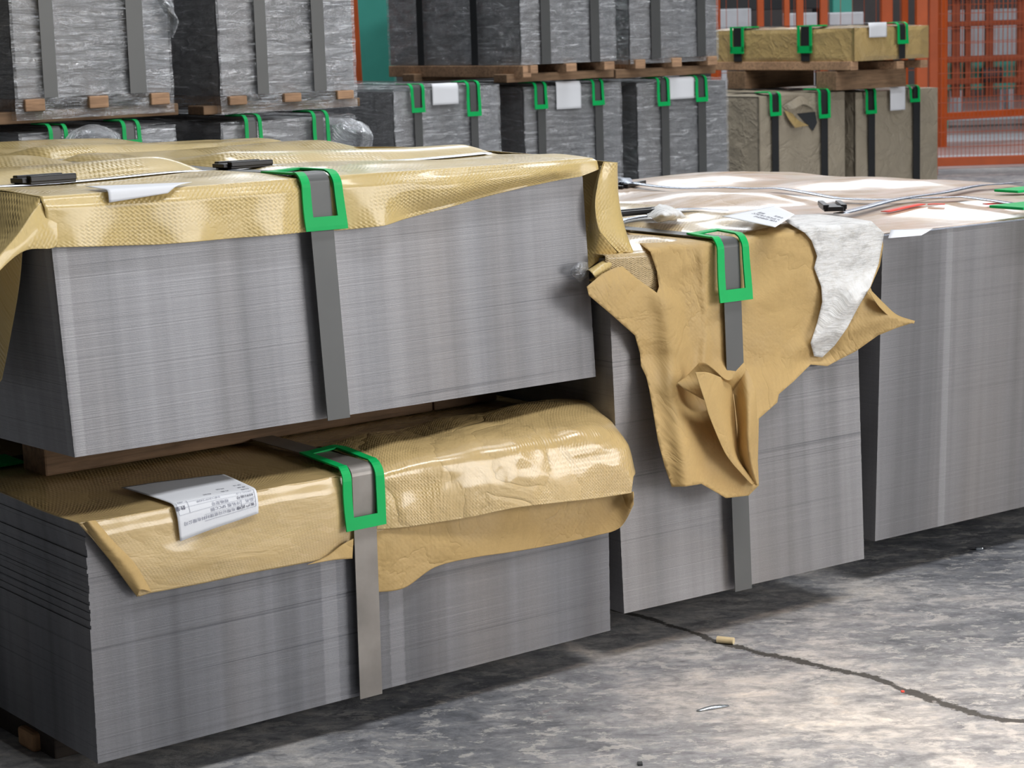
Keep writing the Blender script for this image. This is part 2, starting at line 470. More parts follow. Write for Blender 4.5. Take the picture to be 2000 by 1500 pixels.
def on_floor(x, y, z=0.0):
    d = ray(x, y); return CO + d * ((z - CAMH) / d[2])


class Bundle:
    """frame of one strapped bundle: a runs along its front, b goes back, z up"""

    def __init__(s, name, label, x, y, z0, w, l, h, yaw, tx=0, ty=0, sx=0, sy=0, cat='bundle', group=None):
        s.w, s.l, s.h = w, l, h
        s.O = np.array([x, y, z0]); s.yaw = yaw
        cy, sn = math.cos(yaw), math.sin(yaw)
        s.tx, s.ty, s.sx, s.sy = tx, ty, sx, sy
        ev = np.array([cy, sn, tx]); sv = np.array([-sn, cy, ty]); uv_ = np.array([sx * cy - sy * sn, sx * sn + sy * cy, 1.0])
        s.Mi = np.linalg.inv(np.array([ev, sv, uv_]).T)
        s.e = bpy.data.objects.new(name, None); C.objects.link(s.e)
        s.e.empty_display_size = 0.1
        s.e.location = (x, y, z0); s.e.rotation_euler = (0, 0, yaw)
        tag(s.e, label, cat, group)

    def L(s, a, b, z):
        return Vector((a + z * s.sx, b + z * s.sy, z + a * s.tx + b * s.ty))

    def inv(s, px, axis, val):
        d = s.Mi @ ray(*px); o = s.Mi @ (CO - s.O)
        k = 'abz'.index(axis)
        return o + d * ((val - o[k]) / d[k])

    def P(s, px, py, **kw):
        (ax, v), = kw.items()
        q = s.inv((px, py), ax, v)
        return s.L(*q)

    def on(s, px, py, d=0.01, dz=None):
        """point seen at the pixel on the bundle's skin: its top, else its front pushed out by d"""
        dz = d if dz is None else dz
        q = s.inv((px, py), 'z', s.h + dz)
        if q[1] > -d: return q
        return s.inv((px, py), 'b', -d)

    # ---- parts
    def stack(s, mat, n=46, jit=0.0010, name='sheet_stack', rough_top=None, seed=1, l=None):
        rnd = random.Random(seed); mb = MB(); z = 0
        l = l or s.l
        for i in range(n):
            z1 = s.h * (i + 1) / n
            j = rnd.random() * jit * (3 if rnd.random() < 0.12 else 1); k = rnd.random() * jit
            ja = rnd.random() * jit
            if rough_top and i / n > rough_top[0]: ja += rnd.random() * rough_top[1] * 0.9; j += 0
            mb.box((ja, j, z), (s.w - k, l, z1), s.L)
            z = z1
        return mb.build(name, mat, s.e)

    def strap(s, a0, wd, mat, d=0.012, z0=0.0, l=None, dz=0.010, topfn=None, r=0.018, name='steel_strap', thick=0.0016):
        l = l or s.l
        path = [(-d, z0), (-d, s.h * 0.5), (-d, s.h - r)]
        for k in range(1, 13):
            t = k / 12 * PI / 2
            path.append((-d + r - r * math.cos(t), s.h + dz - r + r * math.sin(t)))
        nb = 24
        for k in range(1, nb + 1): path.append((-d + r + (l + d - r) * (k / nb) ** 1.5, s.h + dz))
        vs = []
        for (b, z) in path:
            if topfn and b > 0.03: z = s.h + topfn(a0 + wd / 2, b)
            vs.append(s.L(a0, b, z)); vs.append(s.L(a0 + wd, b, z))
        fs = [(2 * i, 2 * i + 1, 2 * i + 3, 2 * i + 2) for i in range(len(path) - 1)]
        return obj(name, vs, fs, mat, s.e, thick=thick)

    def cross_strap(s, b0, wd, mat, topfn=None, dz=0.012, a0=0.0, a1=None, side=True, d=0.008, name='steel_strap', rside=False):
        a1 = s.w if a1 is None else a1
        path = []
        if side: path += [(-d, 0.0), (-d, s.h * 0.5), (-d, s.h - 0.01)]
        n = 40
        for k in range(n + 1):
            a = (a0 - (d if side else 0)) + (a1 + (d if rside else 0) - a0 + (d if side else 0)) * k / n
            path.append((a, s.h + (topfn(min(max(a, 0), s.w), b0 + wd / 2) if topfn else dz)))
        if rside: path += [(a1 + d, s.h * 0.5), (a1 + d, 0.0)]
        vs = []
        for (a, z) in path:
            vs.append(s.L(a, b0, z)); vs.append(s.L(a, b0 + wd, z))
        fs = [(2 * i, 2 * i + 1, 2 * i + 3, 2 * i + 2) for i in range(len(path) - 1)]
        return obj(name, vs, fs, mat, s.e, thick=0.0016)

    def protector(s, ac, wo, wi, top, front, d=0.015, dz=0.014, bar=0.024, r=0.022, flare=0.004, lean=0.0, tb=0.024, mat=None, seed=0):
        """green plastic corner frame folded over the front top edge, with a window for the strap"""
        Lt = top + front
        us = [-wo / 2, -wi / 2, wi / 2, wo / 2]
        n = 44
        vv = sorted(set([0, tb, Lt - bar, Lt] + [Lt * i / n for i in range(n + 1)]))

        def pos(u, v):
            arc = r * PI / 2
            t0 = top - arc / 2; t1 = top + arc / 2
            if v < t0: b, z = (r - d) + (t0 - v), s.h + dz
            elif v < t1:
                t = (v - t0) / arc * PI / 2
                b, z = r - d - r * math.sin(t), s.h + dz - r + r * math.cos(t)
            else:
                q = (v - t1) / max(front - arc / 2, 1e-3)
                b, z = -d - flare * q * q, s.h + dz - r - (v - t1)
            z += 0.0015 * math.sin(u * 60 + seed) * (v < t0)
            return s.L(ac + u + lean * min(0, v - top), b, z)
        vs = []; idx = {}
        for i, u in enumerate(us):
            for j, v in enumerate(vv):
                w = 1.0
                idx[i, j] = len(vs); vs.append(pos(u * (1 + 0.03 * math.sin(v * 40 + seed)), v))
        fs = []
        for i in range(3):
            for j in range(len(vv) - 1):
                if i == 1 and vv[j] >= tb - 1e-6 and vv[j + 1] <= Lt - bar + 1e-6: continue
                fs.append((idx[i, j], idx[i + 1, j], idx[i + 1, j + 1], idx[i, j + 1]))
        o = obj('edge_protector', vs, fs, mat or M['green'], s.e, thick=0.003)
        return o

    def seal(s, a, b, z, ln=0.075, wd=0.05, ang=0.0, h=0.012, a2=None, name='strap_seal'):
        mb = MB()
        ca, sa = math.cos(ang), math.sin(ang)

        def f(x, y, zz):
            return s.L(a + x * ca - y * sa, b + x * sa + y * ca, z + zz)
        mb.box((-ln / 2, -wd / 2, 0), (ln / 2, wd / 2, h * 0.55), f, 0.0015)
        mb.box((-ln / 2, -wd / 2 - 0.002, h * 0.3), (ln / 2, -wd / 2 + 0.010, h), f, 0.0015)
        mb.box((-ln / 2, wd / 2 - 0.010, h * 0.3), (ln / 2, wd / 2 + 0.002, h), f, 0.0015)
        mb.box((-ln * 0.62, -wd * 0.36, h * 0.2), (-ln * 0.3, wd * 0.36, h * 0.75), f, 0.001)
        return mb.build(name, M['seal'], s.e)

    def trace(s, name, outline, dfn, mat, step=9.0, thick=0.0008, dz=None, holes=None):
        """sheet whose outline was read off the photograph, hung on the bundle at its own distance"""
        pts = [Vector(p) for p in outline]
        # densify the edge
        edge = []
        for i, p in enumerate(pts):
            q = pts[(i + 1) % len(pts)]
            k = max(1, int((q - p).length / step))
            for j in range(k): edge.append(p.lerp(q, j / k))
        n = len(edge)
        xs = [p.x for p in pts]; ys = [p.y for p in pts]

        def inside(x, y):
            c = False; j = n - 1
            for i in range(n):
                if ((edge[i].y > y) != (edge[j].y > y)) and (x < (edge[j].x - edge[i].x) * (y - edge[i].y) / (edge[j].y - edge[i].y) + edge[i].x): c = not c
                j = i
            return c
        inner = []
        y = min(ys) + step * 0.5; row = 0
        while y < max(ys):
            x = min(xs) + (step * 0.5 if row % 2 else 0)
            while x < max(xs):
                if inside(x, y) and min((Vector((x, y)) - e).length_squared for e in edge) > (step * 0.45) ** 2: inner.append(Vector((x, y)))
                x += step
            y += step * 0.87; row += 1
        allp = edge + inner
        vo, eo, fo, *_ = geometry.delaunay_2d_cdt(allp, [(i, (i + 1) % n) for i in range(n)], [], 1, 1e-5)
        vs = []; uvs = []
        for p in vo:
            d = dfn(p.x, p.y)
            q = s.on(p.x, p.y, d, dz if dz is not None else d)
            vs.append(s.L(*q)); uvs.append((q[0], q[2] - q[1]))
        return obj(name, vs, [tuple(f)[::-1] for f in fo], mat, s.e, uvs, smooth=True, thick=thick)

    def loft(s, name, rows, mat, nu=60, nv=24, thick=0.0008, rip=0.0, seed=1.0, scale=10.0, normal=(0, -1, 0.3)):
        """smooth sheet through rows of local points"""
        cols = [resample(r, nu) for r in rows]
        N = Vector(normal).normalized()
        vs = []; uvs = []
        for i in range(nu):
            c = resample([cols[k][i] for k in range(len(cols))], nv)
            for j, p in enumerate(c):
                p = Vector(p)
                q = crumple(p.x, p.z + p.y, seed, scale) if rip else 0
                vs.append(p + N * q * rip); uvs.append((p.x, p.z - p.y))
        return obj(name, vs, grid_faces(nu, nv), mat, s.e, uvs, smooth=True, thick=thick)


def label_sheet(B, name, quad, offs=0.003, n=18, mat=None, hfn=None, curl=0.0, parent=None):
    """rectangular paper label: quad of (a, path) corners; path > 0 lies on top, < 0 hangs down the front"""
    def pos(u, v, lift=0.0):
        (a00, v00), (a10, v10), (a11, v11), (a01, v01) = quad
        a = (a00 * (1 - u) + a10 * u) * (1 - v) + (a01 * (1 - u) + a11 * u) * v
        w = (v00 * (1 - u) + v10 * u) * (1 - v) + (v01 * (1 - u) + v11 * u) * v
        return hfn(a, w, offs + lift + curl * (u * (1 - v)) ** 2)
    vs = []; uvs = []
    for i in range(n):
        for j in range(n):
            u, v = i / (n - 1), j / (n - 1)
            vs.append(pos(u, v)); uvs.append((u, v))
    o = obj(name, vs, grid_faces(n, n), mat or M['white'], parent or B.e, uvs, smooth=True, thick=0.0006)
    return o, pos


def text_on(name, body, size, x, y, aspect, pos, mat, parent, rot=0.0, lift=0.0009):
    """lettering laid on a label: x, y in label units 0..1 (y down from the label's head), size in label height"""
    cu = bpy.data.curves.new(name, 'FONT'); cu.body = body; cu.size = 1.0
    to = bpy.data.objects.new(name, cu); C.objects.link(to)
    dg = bpy.context.evaluated_depsgraph_get()
    me = bpy.data.meshes.new_from_object(to.evaluated_get(dg))
    C.objects.unlink(to); bpy.data.objects.remove(to)
    bm = bmesh.new(); bm.from_mesh(me)
    vs = [pos((x + v.co.x * size / aspect), (y - v.co.y * size), lift) for v in bm.verts]
    bm.verts.index_update()
    fs = [tuple(v.index for v in f.verts) for f in bm.faces]
    bm.free()
    if not vs: return None
    return obj(name, vs, fs, mat, parent)


# ------------------------------------------------------------------ floor and hall
mb = MB(); mb.box((-14, -6, -0.2), (14, 40, 0.0)); fl = mb.build('floor', M['floor']); tag(fl, kind='structure')


# ================================================================== LOWER LEFT BUNDLE
BL = Bundle('steel_sheet_bundle', 'bottom left bundle of grey steel sheets under glossy tan paper with a printed white label',
            -0.63779, 3.0599, 0.05994, 0.99989, 2.0, 0.36653, 0.64438, 0.00649, 0.00546, 0.00618, -0.00338)
BL.stack(M['steelL'], 60, 0.0004, rough_top=(0.55, 0.0028), seed=3)
hemL = [BL.inv(q, 'b', -0.012) for q in [(270, 1165), (292, 1158), (400, 1138), (470, 1122), (600, 1098), (640, 1092), (672, 1078), (690, 1066)]]
hLx = [p[0] for p in hemL]; hLz = [p[2] for p in hemL]


def topL(a, b):
    q = 0.006 + 0.004 * noise.noise(Vector((a * 5, b * 5, 2)))
    if b < 0.28:
        k = smooth01((a - 0.53) / 0.15)
        q += k * 0.018 * smooth01(1 - abs(b - 0.10) / 0.17) * (0.8 + noise.noise(Vector((a * 7, b * 9, 5))))
    return max(q, 0.004) + 0.0022 * crumple(a, b, 3.0, 9) * smooth01((0.3 - b) / 0.1)


# left half: top and front flap in one sheet, its left edge slanting from the corner to the hem tip
tipL = (hLx[0], hLz[0])


def coverL(u, v):
    a1 = 0.52
    # v: 0 top back .. 0.62 front edge .. 1 hem
    if v < 0.62:
        b = 2.0 * (1 - v / 0.62) ** 2
        a = -0.012 + (a1 + 0.012) * u
        return BL.L(a, b - 0.008, BL.h + topL(a, b))
    t = (v - 0.62) / 0.38
    aL = -0.012 + (tipL[0] + 0.012) * t
    a = aL + (a1 - aL) * u
    zh = interp(hLx, hLz, a)
    z = BL.h + 0.006 - (BL.h + 0.006 - zh) * t
    r = smooth01(t * 5)
    d = 0.008 + 0.006 * r + 0.006 * math.sin(t * PI) * (0.5 + noise.noise(Vector((a * 8, t * 2, 1))))
    d *= 1 - 0.5 * math.exp(-((a - 0.478) / 0.05) ** 2)
    d = max(d, 0.006)
    d += 0.0022 * crumple(a, z, 5.0, 12) * smooth01(abs(a - 0.478) * 14)
    return BL.L(a, -d, z)


cov = sheet('paper_wrap', 130, 120, coverL, M['paperF'], BL.e,
            uv=lambda u, v: (u * 0.53, v * 0.9 if v > 0.3 else v * 1.8 - 0.27))
# torn folded edge strip along the slanting left side
BLP = BL.P
rows = [[BLP(162, 1022, b=-0.012), BLP(185, 1055, b=-0.016), BLP(230, 1115, b=-0.016), BLP(268, 1166, b=-0.016)],
        [BLP(172, 1018, b=-0.022), BLP(204, 1058, b=-0.024), BLP(250, 1112, b=-0.024), BLP(275, 1152, b=-0.024)],
        [BLP(186, 1016, b=-0.016), BLP(222, 1058, b=-0.019), BLP(262, 1100, b=-0.019), BLP(296, 1157, b=-0.017)]]
BL.loft('paper_fold', rows, M['kraft'], 50, 12, rip=0.003, seed=2.2, scale=22)
# small torn lip right beside the strap
rows = [[BLP(640, 1088, b=-0.017), BLP(665, 1066, b=-0.02), BLP(690, 1052, b=-0.02)],
        [BLP(600, 1103, b=-0.018), BLP(650, 1094, b=-0.025), BLP(688, 1091, b=-0.02)]]
BL.loft('paper_fold', rows, M['kraft'], 24, 8)

# right half: puffed, its hem curled into an open roll
xs_ = [735, 790, 850, 920, 1000, 1080, 1160, 1212, 1236]
edge_y = [918, 900, 884, 871, 857, 845, 832, 847, 905]
hem_y = [1034, 1030, 1021, 1010, 993, 983, 974, 966, 962]
out = [0.014, 0.024, 0.032, 0.040, 0.046, 0.050, 0.054, 0.058, 0.060]
topback = [(0.50, 0.30), (0.58, 0.30), (0.66, 0.30), (0.74, 0.29), (0.82, 0.28), (0.89, 0.27), (0.965, 0.26), (1.008, 0.22), (1.03, 0.17)]
rowT2 = [BL.L(min(a, 1.0), 1.2, BL.h + 0.006) for a, b in topback]
rowT1 = [BL.L(a, b, BL.h + 0.010) for a, b in topback]
rowM = []
for (a, b), dz_ in zip(topback, (0.010, 0.022, 0.018, 0.028, 0.024, 0.030, 0.030, 0.026, 0.016)):
    rowM.append(BL.L(a + 0.008, b * 0.45, BL.h + dz_ + 0.008))
rowE = [BLP(x, y, b=-o * 0.35) for x, y, o in zip(xs_, edge_y, out)]
rowF = [BLP(x + (3 if i > 5 else 0), y * 0.5 + h * 0.5, b=-o * 0.95) for i, (x, y, h, o) in enumerate(zip(xs_, edge_y, hem_y, out))]
rowH = [BLP(x, h, b=-o) for x, h, o in zip(xs_, hem_y, out)]
BL.loft('paper_wrap', [rowT2, rowT1, rowM, rowE, rowF, rowH], M['paperL'], 150, 110, rip=0.0075, seed=7.3, scale=13)
# under layer of the roll
xl = [735, 790, 850, 920, 1000, 1080, 1160, 1212, 1239]
ytop = [1030, 1022, 1012, 1002, 986, 976, 968, 962, 960]
ymid = [1095, 1078, 1062, 1050, 1036, 1024, 1008, 995, 972]
ybot = [1157, 1148, 1108, 1090, 1078, 1064, 1047, 1030, 985]
dm = [0.012, 0.018, 0.018, 0.017, 0.016, 0.016, 0.018, 0.030, 0.058]
rows = [[BLP(x, y, b=-d * 0.9) for x, y, d in zip(xl, ytop, dm)],
        [BLP(x, y, b=-d * 1.15) for x, y, d in zip(xl, ymid, dm)],
        [BLP(x, y, b=-d) for x, y, d in zip(xl, ybot, dm)]]
BL.loft('paper_underlay', rows, M['kraft'], 110, 30, rip=0.005, seed=4.1, scale=13)
BL.strap(0.4585, 0.043, M['strapL'], 0.016, dz=0.017)
BL.protector(0.476, 0.077, 0.045, 0.155, 0.097, d=0.022, dz=0.019, bar=0.020, lean=-0.12, tb=0.022)
tag_b = BL.cross_strap(0.44, 0.043, M['strapD'], side=True, dz=0.014)
BL.protector_side = None
# corner guard on the left side of that cross strap
mb = MB()
mb.box((-0.014, 0.425, BL.h - 0.07), (-0.010, 0.50, BL.h + 0.012), BL.L, 0.001)
mb.box((-0.014, 0.425, BL.h + 0.012), (0.10, 0.50, BL.h + 0.017), BL.L, 0.001)
mb.build('edge_protector', M['green'], BL.e)


def hfL(a, w, off):
    sp = lambda x: (x + math.sqrt(x * x + 0.008 ** 2)) / 2
    b = -0.016 - off + sp(w)
    return BL.L(a, b - 0.004 * smooth01(-w * 40), BL.h + topL(a, max(b, 0)) + 0.004 + off - sp(-w))


lab, lpos = None, None
c_ = [BL.inv((350, 1057), 'b', -0.02), BL.inv((503, 1002), 'b', -0.02), BL.inv((436, 930), 'z', BL.h + 0.012), BL.inv((225, 955), 'z', BL.h + 0.012)]
q = [(c_[1][0], c_[1][2] - BL.h - 0.012), (c_[0][0], c_[0][2] - BL.h - 0.012), (c_[3][0] + 0.01, c_[3][1] + 0.018), (c_[2][0], c_[2][1] + 0.018)]
lab, lpos = label_sheet(BL, 'printed_label', q, 0.003, 30, hfn=hfL, curl=0.0)
# the sheet reads upside down from here: its head is the edge hanging at the front
asp = 0.6
for (bd, sz, x, y, mk) in [('客户名称', 0.034, 0.05, 0.120, 'ink'), ('东有限公司管理材料有限公司', 0.032, 0.24, 0.120, 'inkf'),
                           ('品名', 0.034, 0.05, 0.168, 'inkf'), ('冷轧板 SPCC钢', 0.034, 0.22, 0.168, 'inkf'),
                           ('材料编号', 0.032, 0.05, 0.216, 'ink'), ('规格型号', 0.032, 0.36, 0.212, 'inkf'), ('数量', 0.038, 0.88, 0.245, 'ink'),
                           ('SPCC-1-0', 0.028, 0.06, 0.262, 'inkf'), ('0.8*1219*2438', 0.028, 0.45, 0.262, 'inkf'), ('480', 0.028, 0.88, 0.30, 'inkf'),
                           ('日期', 0.03, 0.06, 0.33, 'ink'), ('重量', 0.03, 0.06, 0.41, 'ink'), ('合格', 0.03, 0.28, 0.37, 'ink'), ('班组', 0.03, 0.28, 0.46, 'ink'), ('检验', 0.03, 0.50, 0.36, 'ink'), ('备注', 0.03, 0.06, 0.50, 'ink')]:
    text_on('label_print', bd, sz, x, y, asp, lpos, M[mk], lab)
mbv = []; mbf = []
for (x0, y0, x1, y1) in [(0.03, 0.078, 0.68, 0.081), (0.03, 0.130, 0.68, 0.132), (0.03, 0.178, 0.97, 0.180), (0.03, 0.225, 0.97, 0.227), (0.03, 0.272, 0.97, 0.274),
                         (0.03, 0.078, 0.034, 0.275), (0.21, 0.078, 0.214, 0.18), (0.84, 0.18, 0.844, 0.30), (0.97, 0.18, 0.974, 0.30)]:
    k = len(mbv); n = 12
    for i in range(n + 1):
        t = i / n
        if x1 - x0 > y1 - y0:
            xa = x0 + (x1 - x0) * t; mbv += [lpos(xa, y0, 0.0009), lpos(xa, y1, 0.0009)]
        else:
            ya = y0 + (y1 - y0) * t; mbv += [lpos(x0, ya, 0.0009), lpos(x1, ya, 0.0009)]
    mbf += [(k + 2 * i, k + 2 * i + 1, k + 2 * i + 3, k + 2 * i + 2) for i in range(n)]
obj('label_rules', mbv, mbf, M['inkf'], lab)


# timbers between the two left bundles
def timber(label, B, a0, a1, b0, b1, z0, z1, mat, group=None, bev=0.004, name='timber_beam', knot=False):
    c = B.L(a0, b0, z0)
    wp = B.e.location + Matrix.Rotation(B.yaw, 3, 'Z') @ c
    mb = MB(); mb.box((0, 0, 0), (a1 - a0, b1 - b0, z1 - z0), None, bev)
    o = mb.build(name, mat)
    o.location = wp; o.rotation_euler = (math.atan(-B.ty) * 0, -math.atan(B.tx), B.yaw)
    tag(o, label, 'timber', group)
    return o


zt_ = BL.h + 0.026
timber('long brown timber beam carrying the upper left bundle, front one with a butt joint', BL, 0.08, 0.84, 0.30, 0.385, zt_ - 0.014, zt_ + 0.058, M['wood'])
timber('short brown timber beam butted to the right end of the long beam under the upper left bundle', BL, 0.842, 0.985, 0.30, 0.385, zt_ - 0.014, zt_ + 0.052, M['wood'])
timber('second timber beam between the two left bundles, behind the front one', BL, 0.06, 0.97, 0.98, 1.07, zt_ - 0.016, zt_ + 0.048, M['wood'])
timber('rearmost timber beam between the two left bundles', BL, 0.06, 0.97, 1.75, 1.84, zt_ - 0.018, zt_ + 0.034, M['wood'])


def floor_beam(B, a0, a1, b0, b1, z1, label, mat=None, group=None):
    P0 = B.e.location + Matrix.Rotation(B.yaw, 3, 'Z') @ B.L(a0, b0, 0)
    mb = MB(); mb.box((0, 0, 0), (a1 - a0, b1 - b0, z1), None, 0.003)
    o = mb.build('floor_timber', mat or M['woodD'])
    o.location = (P0.x, P0.y, 0.0); o.rotation_euler = (0, 0, B.yaw)
    tag(o, label, 'timber', group)


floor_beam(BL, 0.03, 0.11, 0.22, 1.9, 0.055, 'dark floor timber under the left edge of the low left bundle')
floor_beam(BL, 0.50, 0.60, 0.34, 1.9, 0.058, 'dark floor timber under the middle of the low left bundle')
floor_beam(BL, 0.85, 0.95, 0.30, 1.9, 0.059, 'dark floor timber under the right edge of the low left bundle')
p_ = on_floor(70, 1424, 0.03)
mb = MB(); mb.box((-0.015, -0.03, 0.0), (0.015, 0.03, 0.032), None, 0.006)
o = mb.build('wood_chock', M['endgrain']); o.location = (p_[0] - 0.005, p_[1], 0); o.rotation_euler = (0, 0, BL.yaw)
tag(o, 'small orange-brown wood block end showing under the side of the low left bundle', 'wood block')


# ================================================================== UPPER LEFT BUNDLE
BU = Bundle('steel_sheet_bundle', 'upper left bundle of pale steel sheets under shiny yellow woven wrap, on timber beams',
            -0.64066, 3.0524, 0.53034, 1.02082, 2.0, 0.3751, 0.68794, -0.01277, -0.01257, -0.03629, 0.0231)
BU.stack(M['steelU'], 60, 0.0003, seed=5)
hp = [(100, 483), (180, 481), (300, 478), (460, 465), (600, 453), (665, 450), (740, 440), (800, 425), (900, 397), (1020, 365), (1090, 352), (1130, 345), (1170, 328), (1182, 316)]
hemU = [BU.inv(q, 'b', -0.02) for q in hp]
hUx = [p[0] for p in hemU]; hUz = [p[2] for p in hemU]


def topU(a, b):
    env = interp([0, 0.1, 0.26, 0.36, 0.52, 0.64, 0.80, 0.92, 1.05, 1.2, 1.35, 1.6, 1.8, 2.0], [0.002, 0.012, 0.012, 0.030, 0.026, 0.014, 0.026, 0.026, 0.032, 0.020, 0.020, 0.024, 0.02, 0.004], b)
    n = noise.noise(Vector((a * 2.2 + 1, b * 3.0, 0.3)))
    q = 0.006 + env * (0.75 + 0.7 * n)
    # pinned under the straps
    for bb in (0.26, 0.92):
        g = math.exp(-((b - bb) / 0.035) ** 2) * (0.75 if bb > 0.5 else 0.75)
        q = q * (1 - g) + 0.008 * g
    g = math.exp(-((a - 0.457) / 0.04) ** 2) * 0.85
    q = q * (1 - g) + 0.008 * g
    q += 0.006 * math.sin(a * 9 + b * 14) * smooth01(b * 4) * (1 - math.exp(-((a - 0.457) / 0.08) ** 2)) * 0.5
    return max(q, 0.005)


def coverU(u, v):
    a0, a1 = -0.016, 1.035
    a = a0 + (a1 - a0) * u
    if v < 0.55:
        b = 2.0 * (1 - v / 0.55) ** 1.4
        zc = smooth01((a - 0.9) / 0.13)
        return BU.L(a, b - 0.014, BU.h + topU(a, b) - 0.0 * zc)
    t = (v - 0.55) / 0.45
    zh = interp(hUx, hUz, a)
    z0 = BU.h + topU(a, 0)
    z = z0 - (z0 - zh) * t
    rr = smooth01(t * 4)
    d = 0.014 + 0.010 * rr
    # gathers either side of the strap, bulge to the right
    d += 0.016 * math.sin(min(1, t * 1.1) * PI) * smooth01((a - 0.55) / 0.15) * smooth01((1.0 - a) / 0.1)
    d += 0.010 * t * math.exp(-((a - 0.57) / 0.035) ** 2)
    d += 0.004 * math.sin(a * 38) * t * smooth01(abs(a - 0.457) * 10) + 0.002 * noise.noise(Vector((a * 9, z * 14, 3)))
    d = d * (1 - 0.35 * math.exp(-((a - 0.457) / 0.04) ** 2))
    return BU.L(a, -max(d, 0.012), z)


sheet('paper_wrap', 200, 150, coverU, M['paperU'], BU.e, uv=lambda u, v: (u * 1.05, v * 1.6 if v < .55 else .88 + (v - .55) * 0.25))
BUP = BU.P
# left gusset: fold line flaring out from the corner, bright front leaf and shaded side leaf
fold = [BUP(78, 396, b=-0.014), BUP(58, 425, b=-0.022), BUP(30, 466, b=-0.035), BUP(0, 510, b=-0.045), BUP(-50, 575, b=-0.055)]
leaf = [BUP(82, 394, b=-0.014), BUP(120, 440, b=-0.018), BUP(108, 483, b=-0.022), BUP(50, 489, b=-0.032), BUP(0, 521, b=-0.045)]
rows = [[BUP(78, 396, b=-0.014), BUP(60, 421, b=-0.024), BUP(34, 460, b=-0.034), BUP(0, 500, b=-0.045), BUP(-40, 548, b=-0.05)],
        [BUP(90, 400, b=-0.016), BUP(84, 430, b=-0.024), BUP(70, 458, b=-0.032), BUP(30, 494, b=-0.042), BUP(-20, 548, b=-0.05)],
        [BUP(112, 402, b=-0.018), BUP(112, 440, b=-0.0235), BUP(108, 482, b=-0.026), BUP(52, 488, b=-0.036), BUP(2, 520, b=-0.046)]]
BU.loft('paper_gusset', rows, M['paperU'], 40, 24, rip=0.002, seed=3.3, scale=16)
tU = lambda b: BU.L(-0.016, b - 0.014, BU.h + topU(-0.016, b) - 0.001)
rows = [[tU(0.0), tU(0.08), tU(0.18), tU(0.34), tU(0.6)],
        [tU(0.0), BUP(30, 420, b=0.015), BUP(-20, 450, b=0.07), BUP(-80, 480, b=0.13), BUP(-160, 540, b=0.2)],
        [BUP(78, 396, b=-0.014), BUP(60, 421, b=-0.024), BUP(34, 460, b=-0.034), BUP(0, 500, b=-0.045), BUP(-40, 548, b=-0.05)]]
BU.loft('paper_side_flap', rows, M['paperU'], 40, 30, rip=0.002, seed=5.3, scale=8)
# inner side leaf hanging lower, seen past the corner
rows = [[BU.L(-0.013, 0.30, BU.h), BU.L(-0.016, 0.18, BU.h - 0.01), BU.L(-0.013, 0.05, BU.h - 0.03)],
        [BUP(-60, 600, a=-0.035), BUP(0, 590, a=-0.03), BUP(38, 560, a=-0.02)],
        [BUP(-70, 780, a=-0.05), BUP(-20, 765, a=-0.045), BUP(3, 742, a=-0.04)]]
BU.loft('paper_side_flap', rows, M['paperU'], 30, 30, rip=0.004, seed=6.3, scale=8)
# right side flap hanging beyond the corner
cl = [BUP(1181, 316, b=-0.02), BUP(1168, 360, b=-0.024), BUP(1163, 405, b=-0.026), BUP(1172, 452, b=-0.026), BUP(1206, 493, b=-0.02)]
rows = [[BU.L(1.036, 0.9, BU.h + 0.015), BU.L(1.036, 0.4, BU.h + 0.02), BUP(1183, 315, b=0.02), cl[0]],
        [BU.L(1.040, 0.9, BU.h - 0.04), BU.L(1.044, 0.4, BU.h - 0.04), BUP(1188, 350, b=0.03), cl[1]],
        [BU.L(1.045, 0.9, BU.h - 0.08), BU.L(1.050, 0.4, BU.h - 0.08), BUP(1194, 395, b=0.03), cl[2]],
        [BU.L(1.045, 0.8, BU.h - 0.12), BU.L(1.053, 0.4, BU.h - 0.12), BUP(1204, 440, b=0.03), cl[3]],
        [BU.L(1.045, 0.8, BU.h - 0.155), BU.L(1.052, 0.4, BU.h - 0.16), BUP(1213, 492, b=0.02), cl[4]]]
BU.loft('paper_side_flap', rows, M['paperU'], 70, 60, rip=0.007, seed=9.1, scale=9, normal=(1, -0.3, 0))
rows = [[BUP(1172, 325, b=0.005), BUP(1160, 370, b=0.012), BUP(1153, 420, b=0.015), BUP(1146, 470, b=0.012), BUP(1147, 527, b=0.006)],
        [BUP(1177, 322, b=-0.008), BUP(1164, 366, b=-0.004), BUP(1157, 414, b=-0.004), BUP(1160, 472, b=-0.006), BUP(1172, 508, b=-0.006)],
        cl]
BU.loft('paper_side_flap', rows, M['paperU'], 50, 20, rip=0.002, seed=3.1, scale=9, normal=(0.3, -1, 0))
rows = [[BUP(1144, 530, b=0.0), BUP(1180, 510, b=0.005), BUP(1214, 492, b=0.012)],
        [BUP(1150, 528, b=-0.030), BUP(1184, 506, b=-0.025), BUP(1217, 489, b=-0.015)],
        [BUP(1161, 540, b=-0.045), BUP(1193, 517, b=-0.036), BUP(1217, 499, b=-0.022)],
        [BUP(1165, 553, b=-0.030), BUP(1196, 530, b=-0.022), BUP(1210, 512, b=-0.01)],
        [BUP(1150, 547, b=-0.008), BUP(1180, 530, b=0.0), BUP(1204, 508, b=0.01)]]
BU.loft('paper_curl', rows, M['paperU'], 24, 34, rip=0.0008, seed=4)
rows = [[BUP(1148, 512, b=-0.006), BUP(1149, 525, b=-0.006), BUP(1150, 540, b=-0.006)],
        [BUP(1132, 512, b=-0.022), BUP(1128, 524, b=-0.03), BUP(1140, 545, b=-0.012)],
        [BUP(1120, 520, b=-0.010), BUP(1114, 533, b=-0.012), BUP(1134, 552, b=-0.006)]]
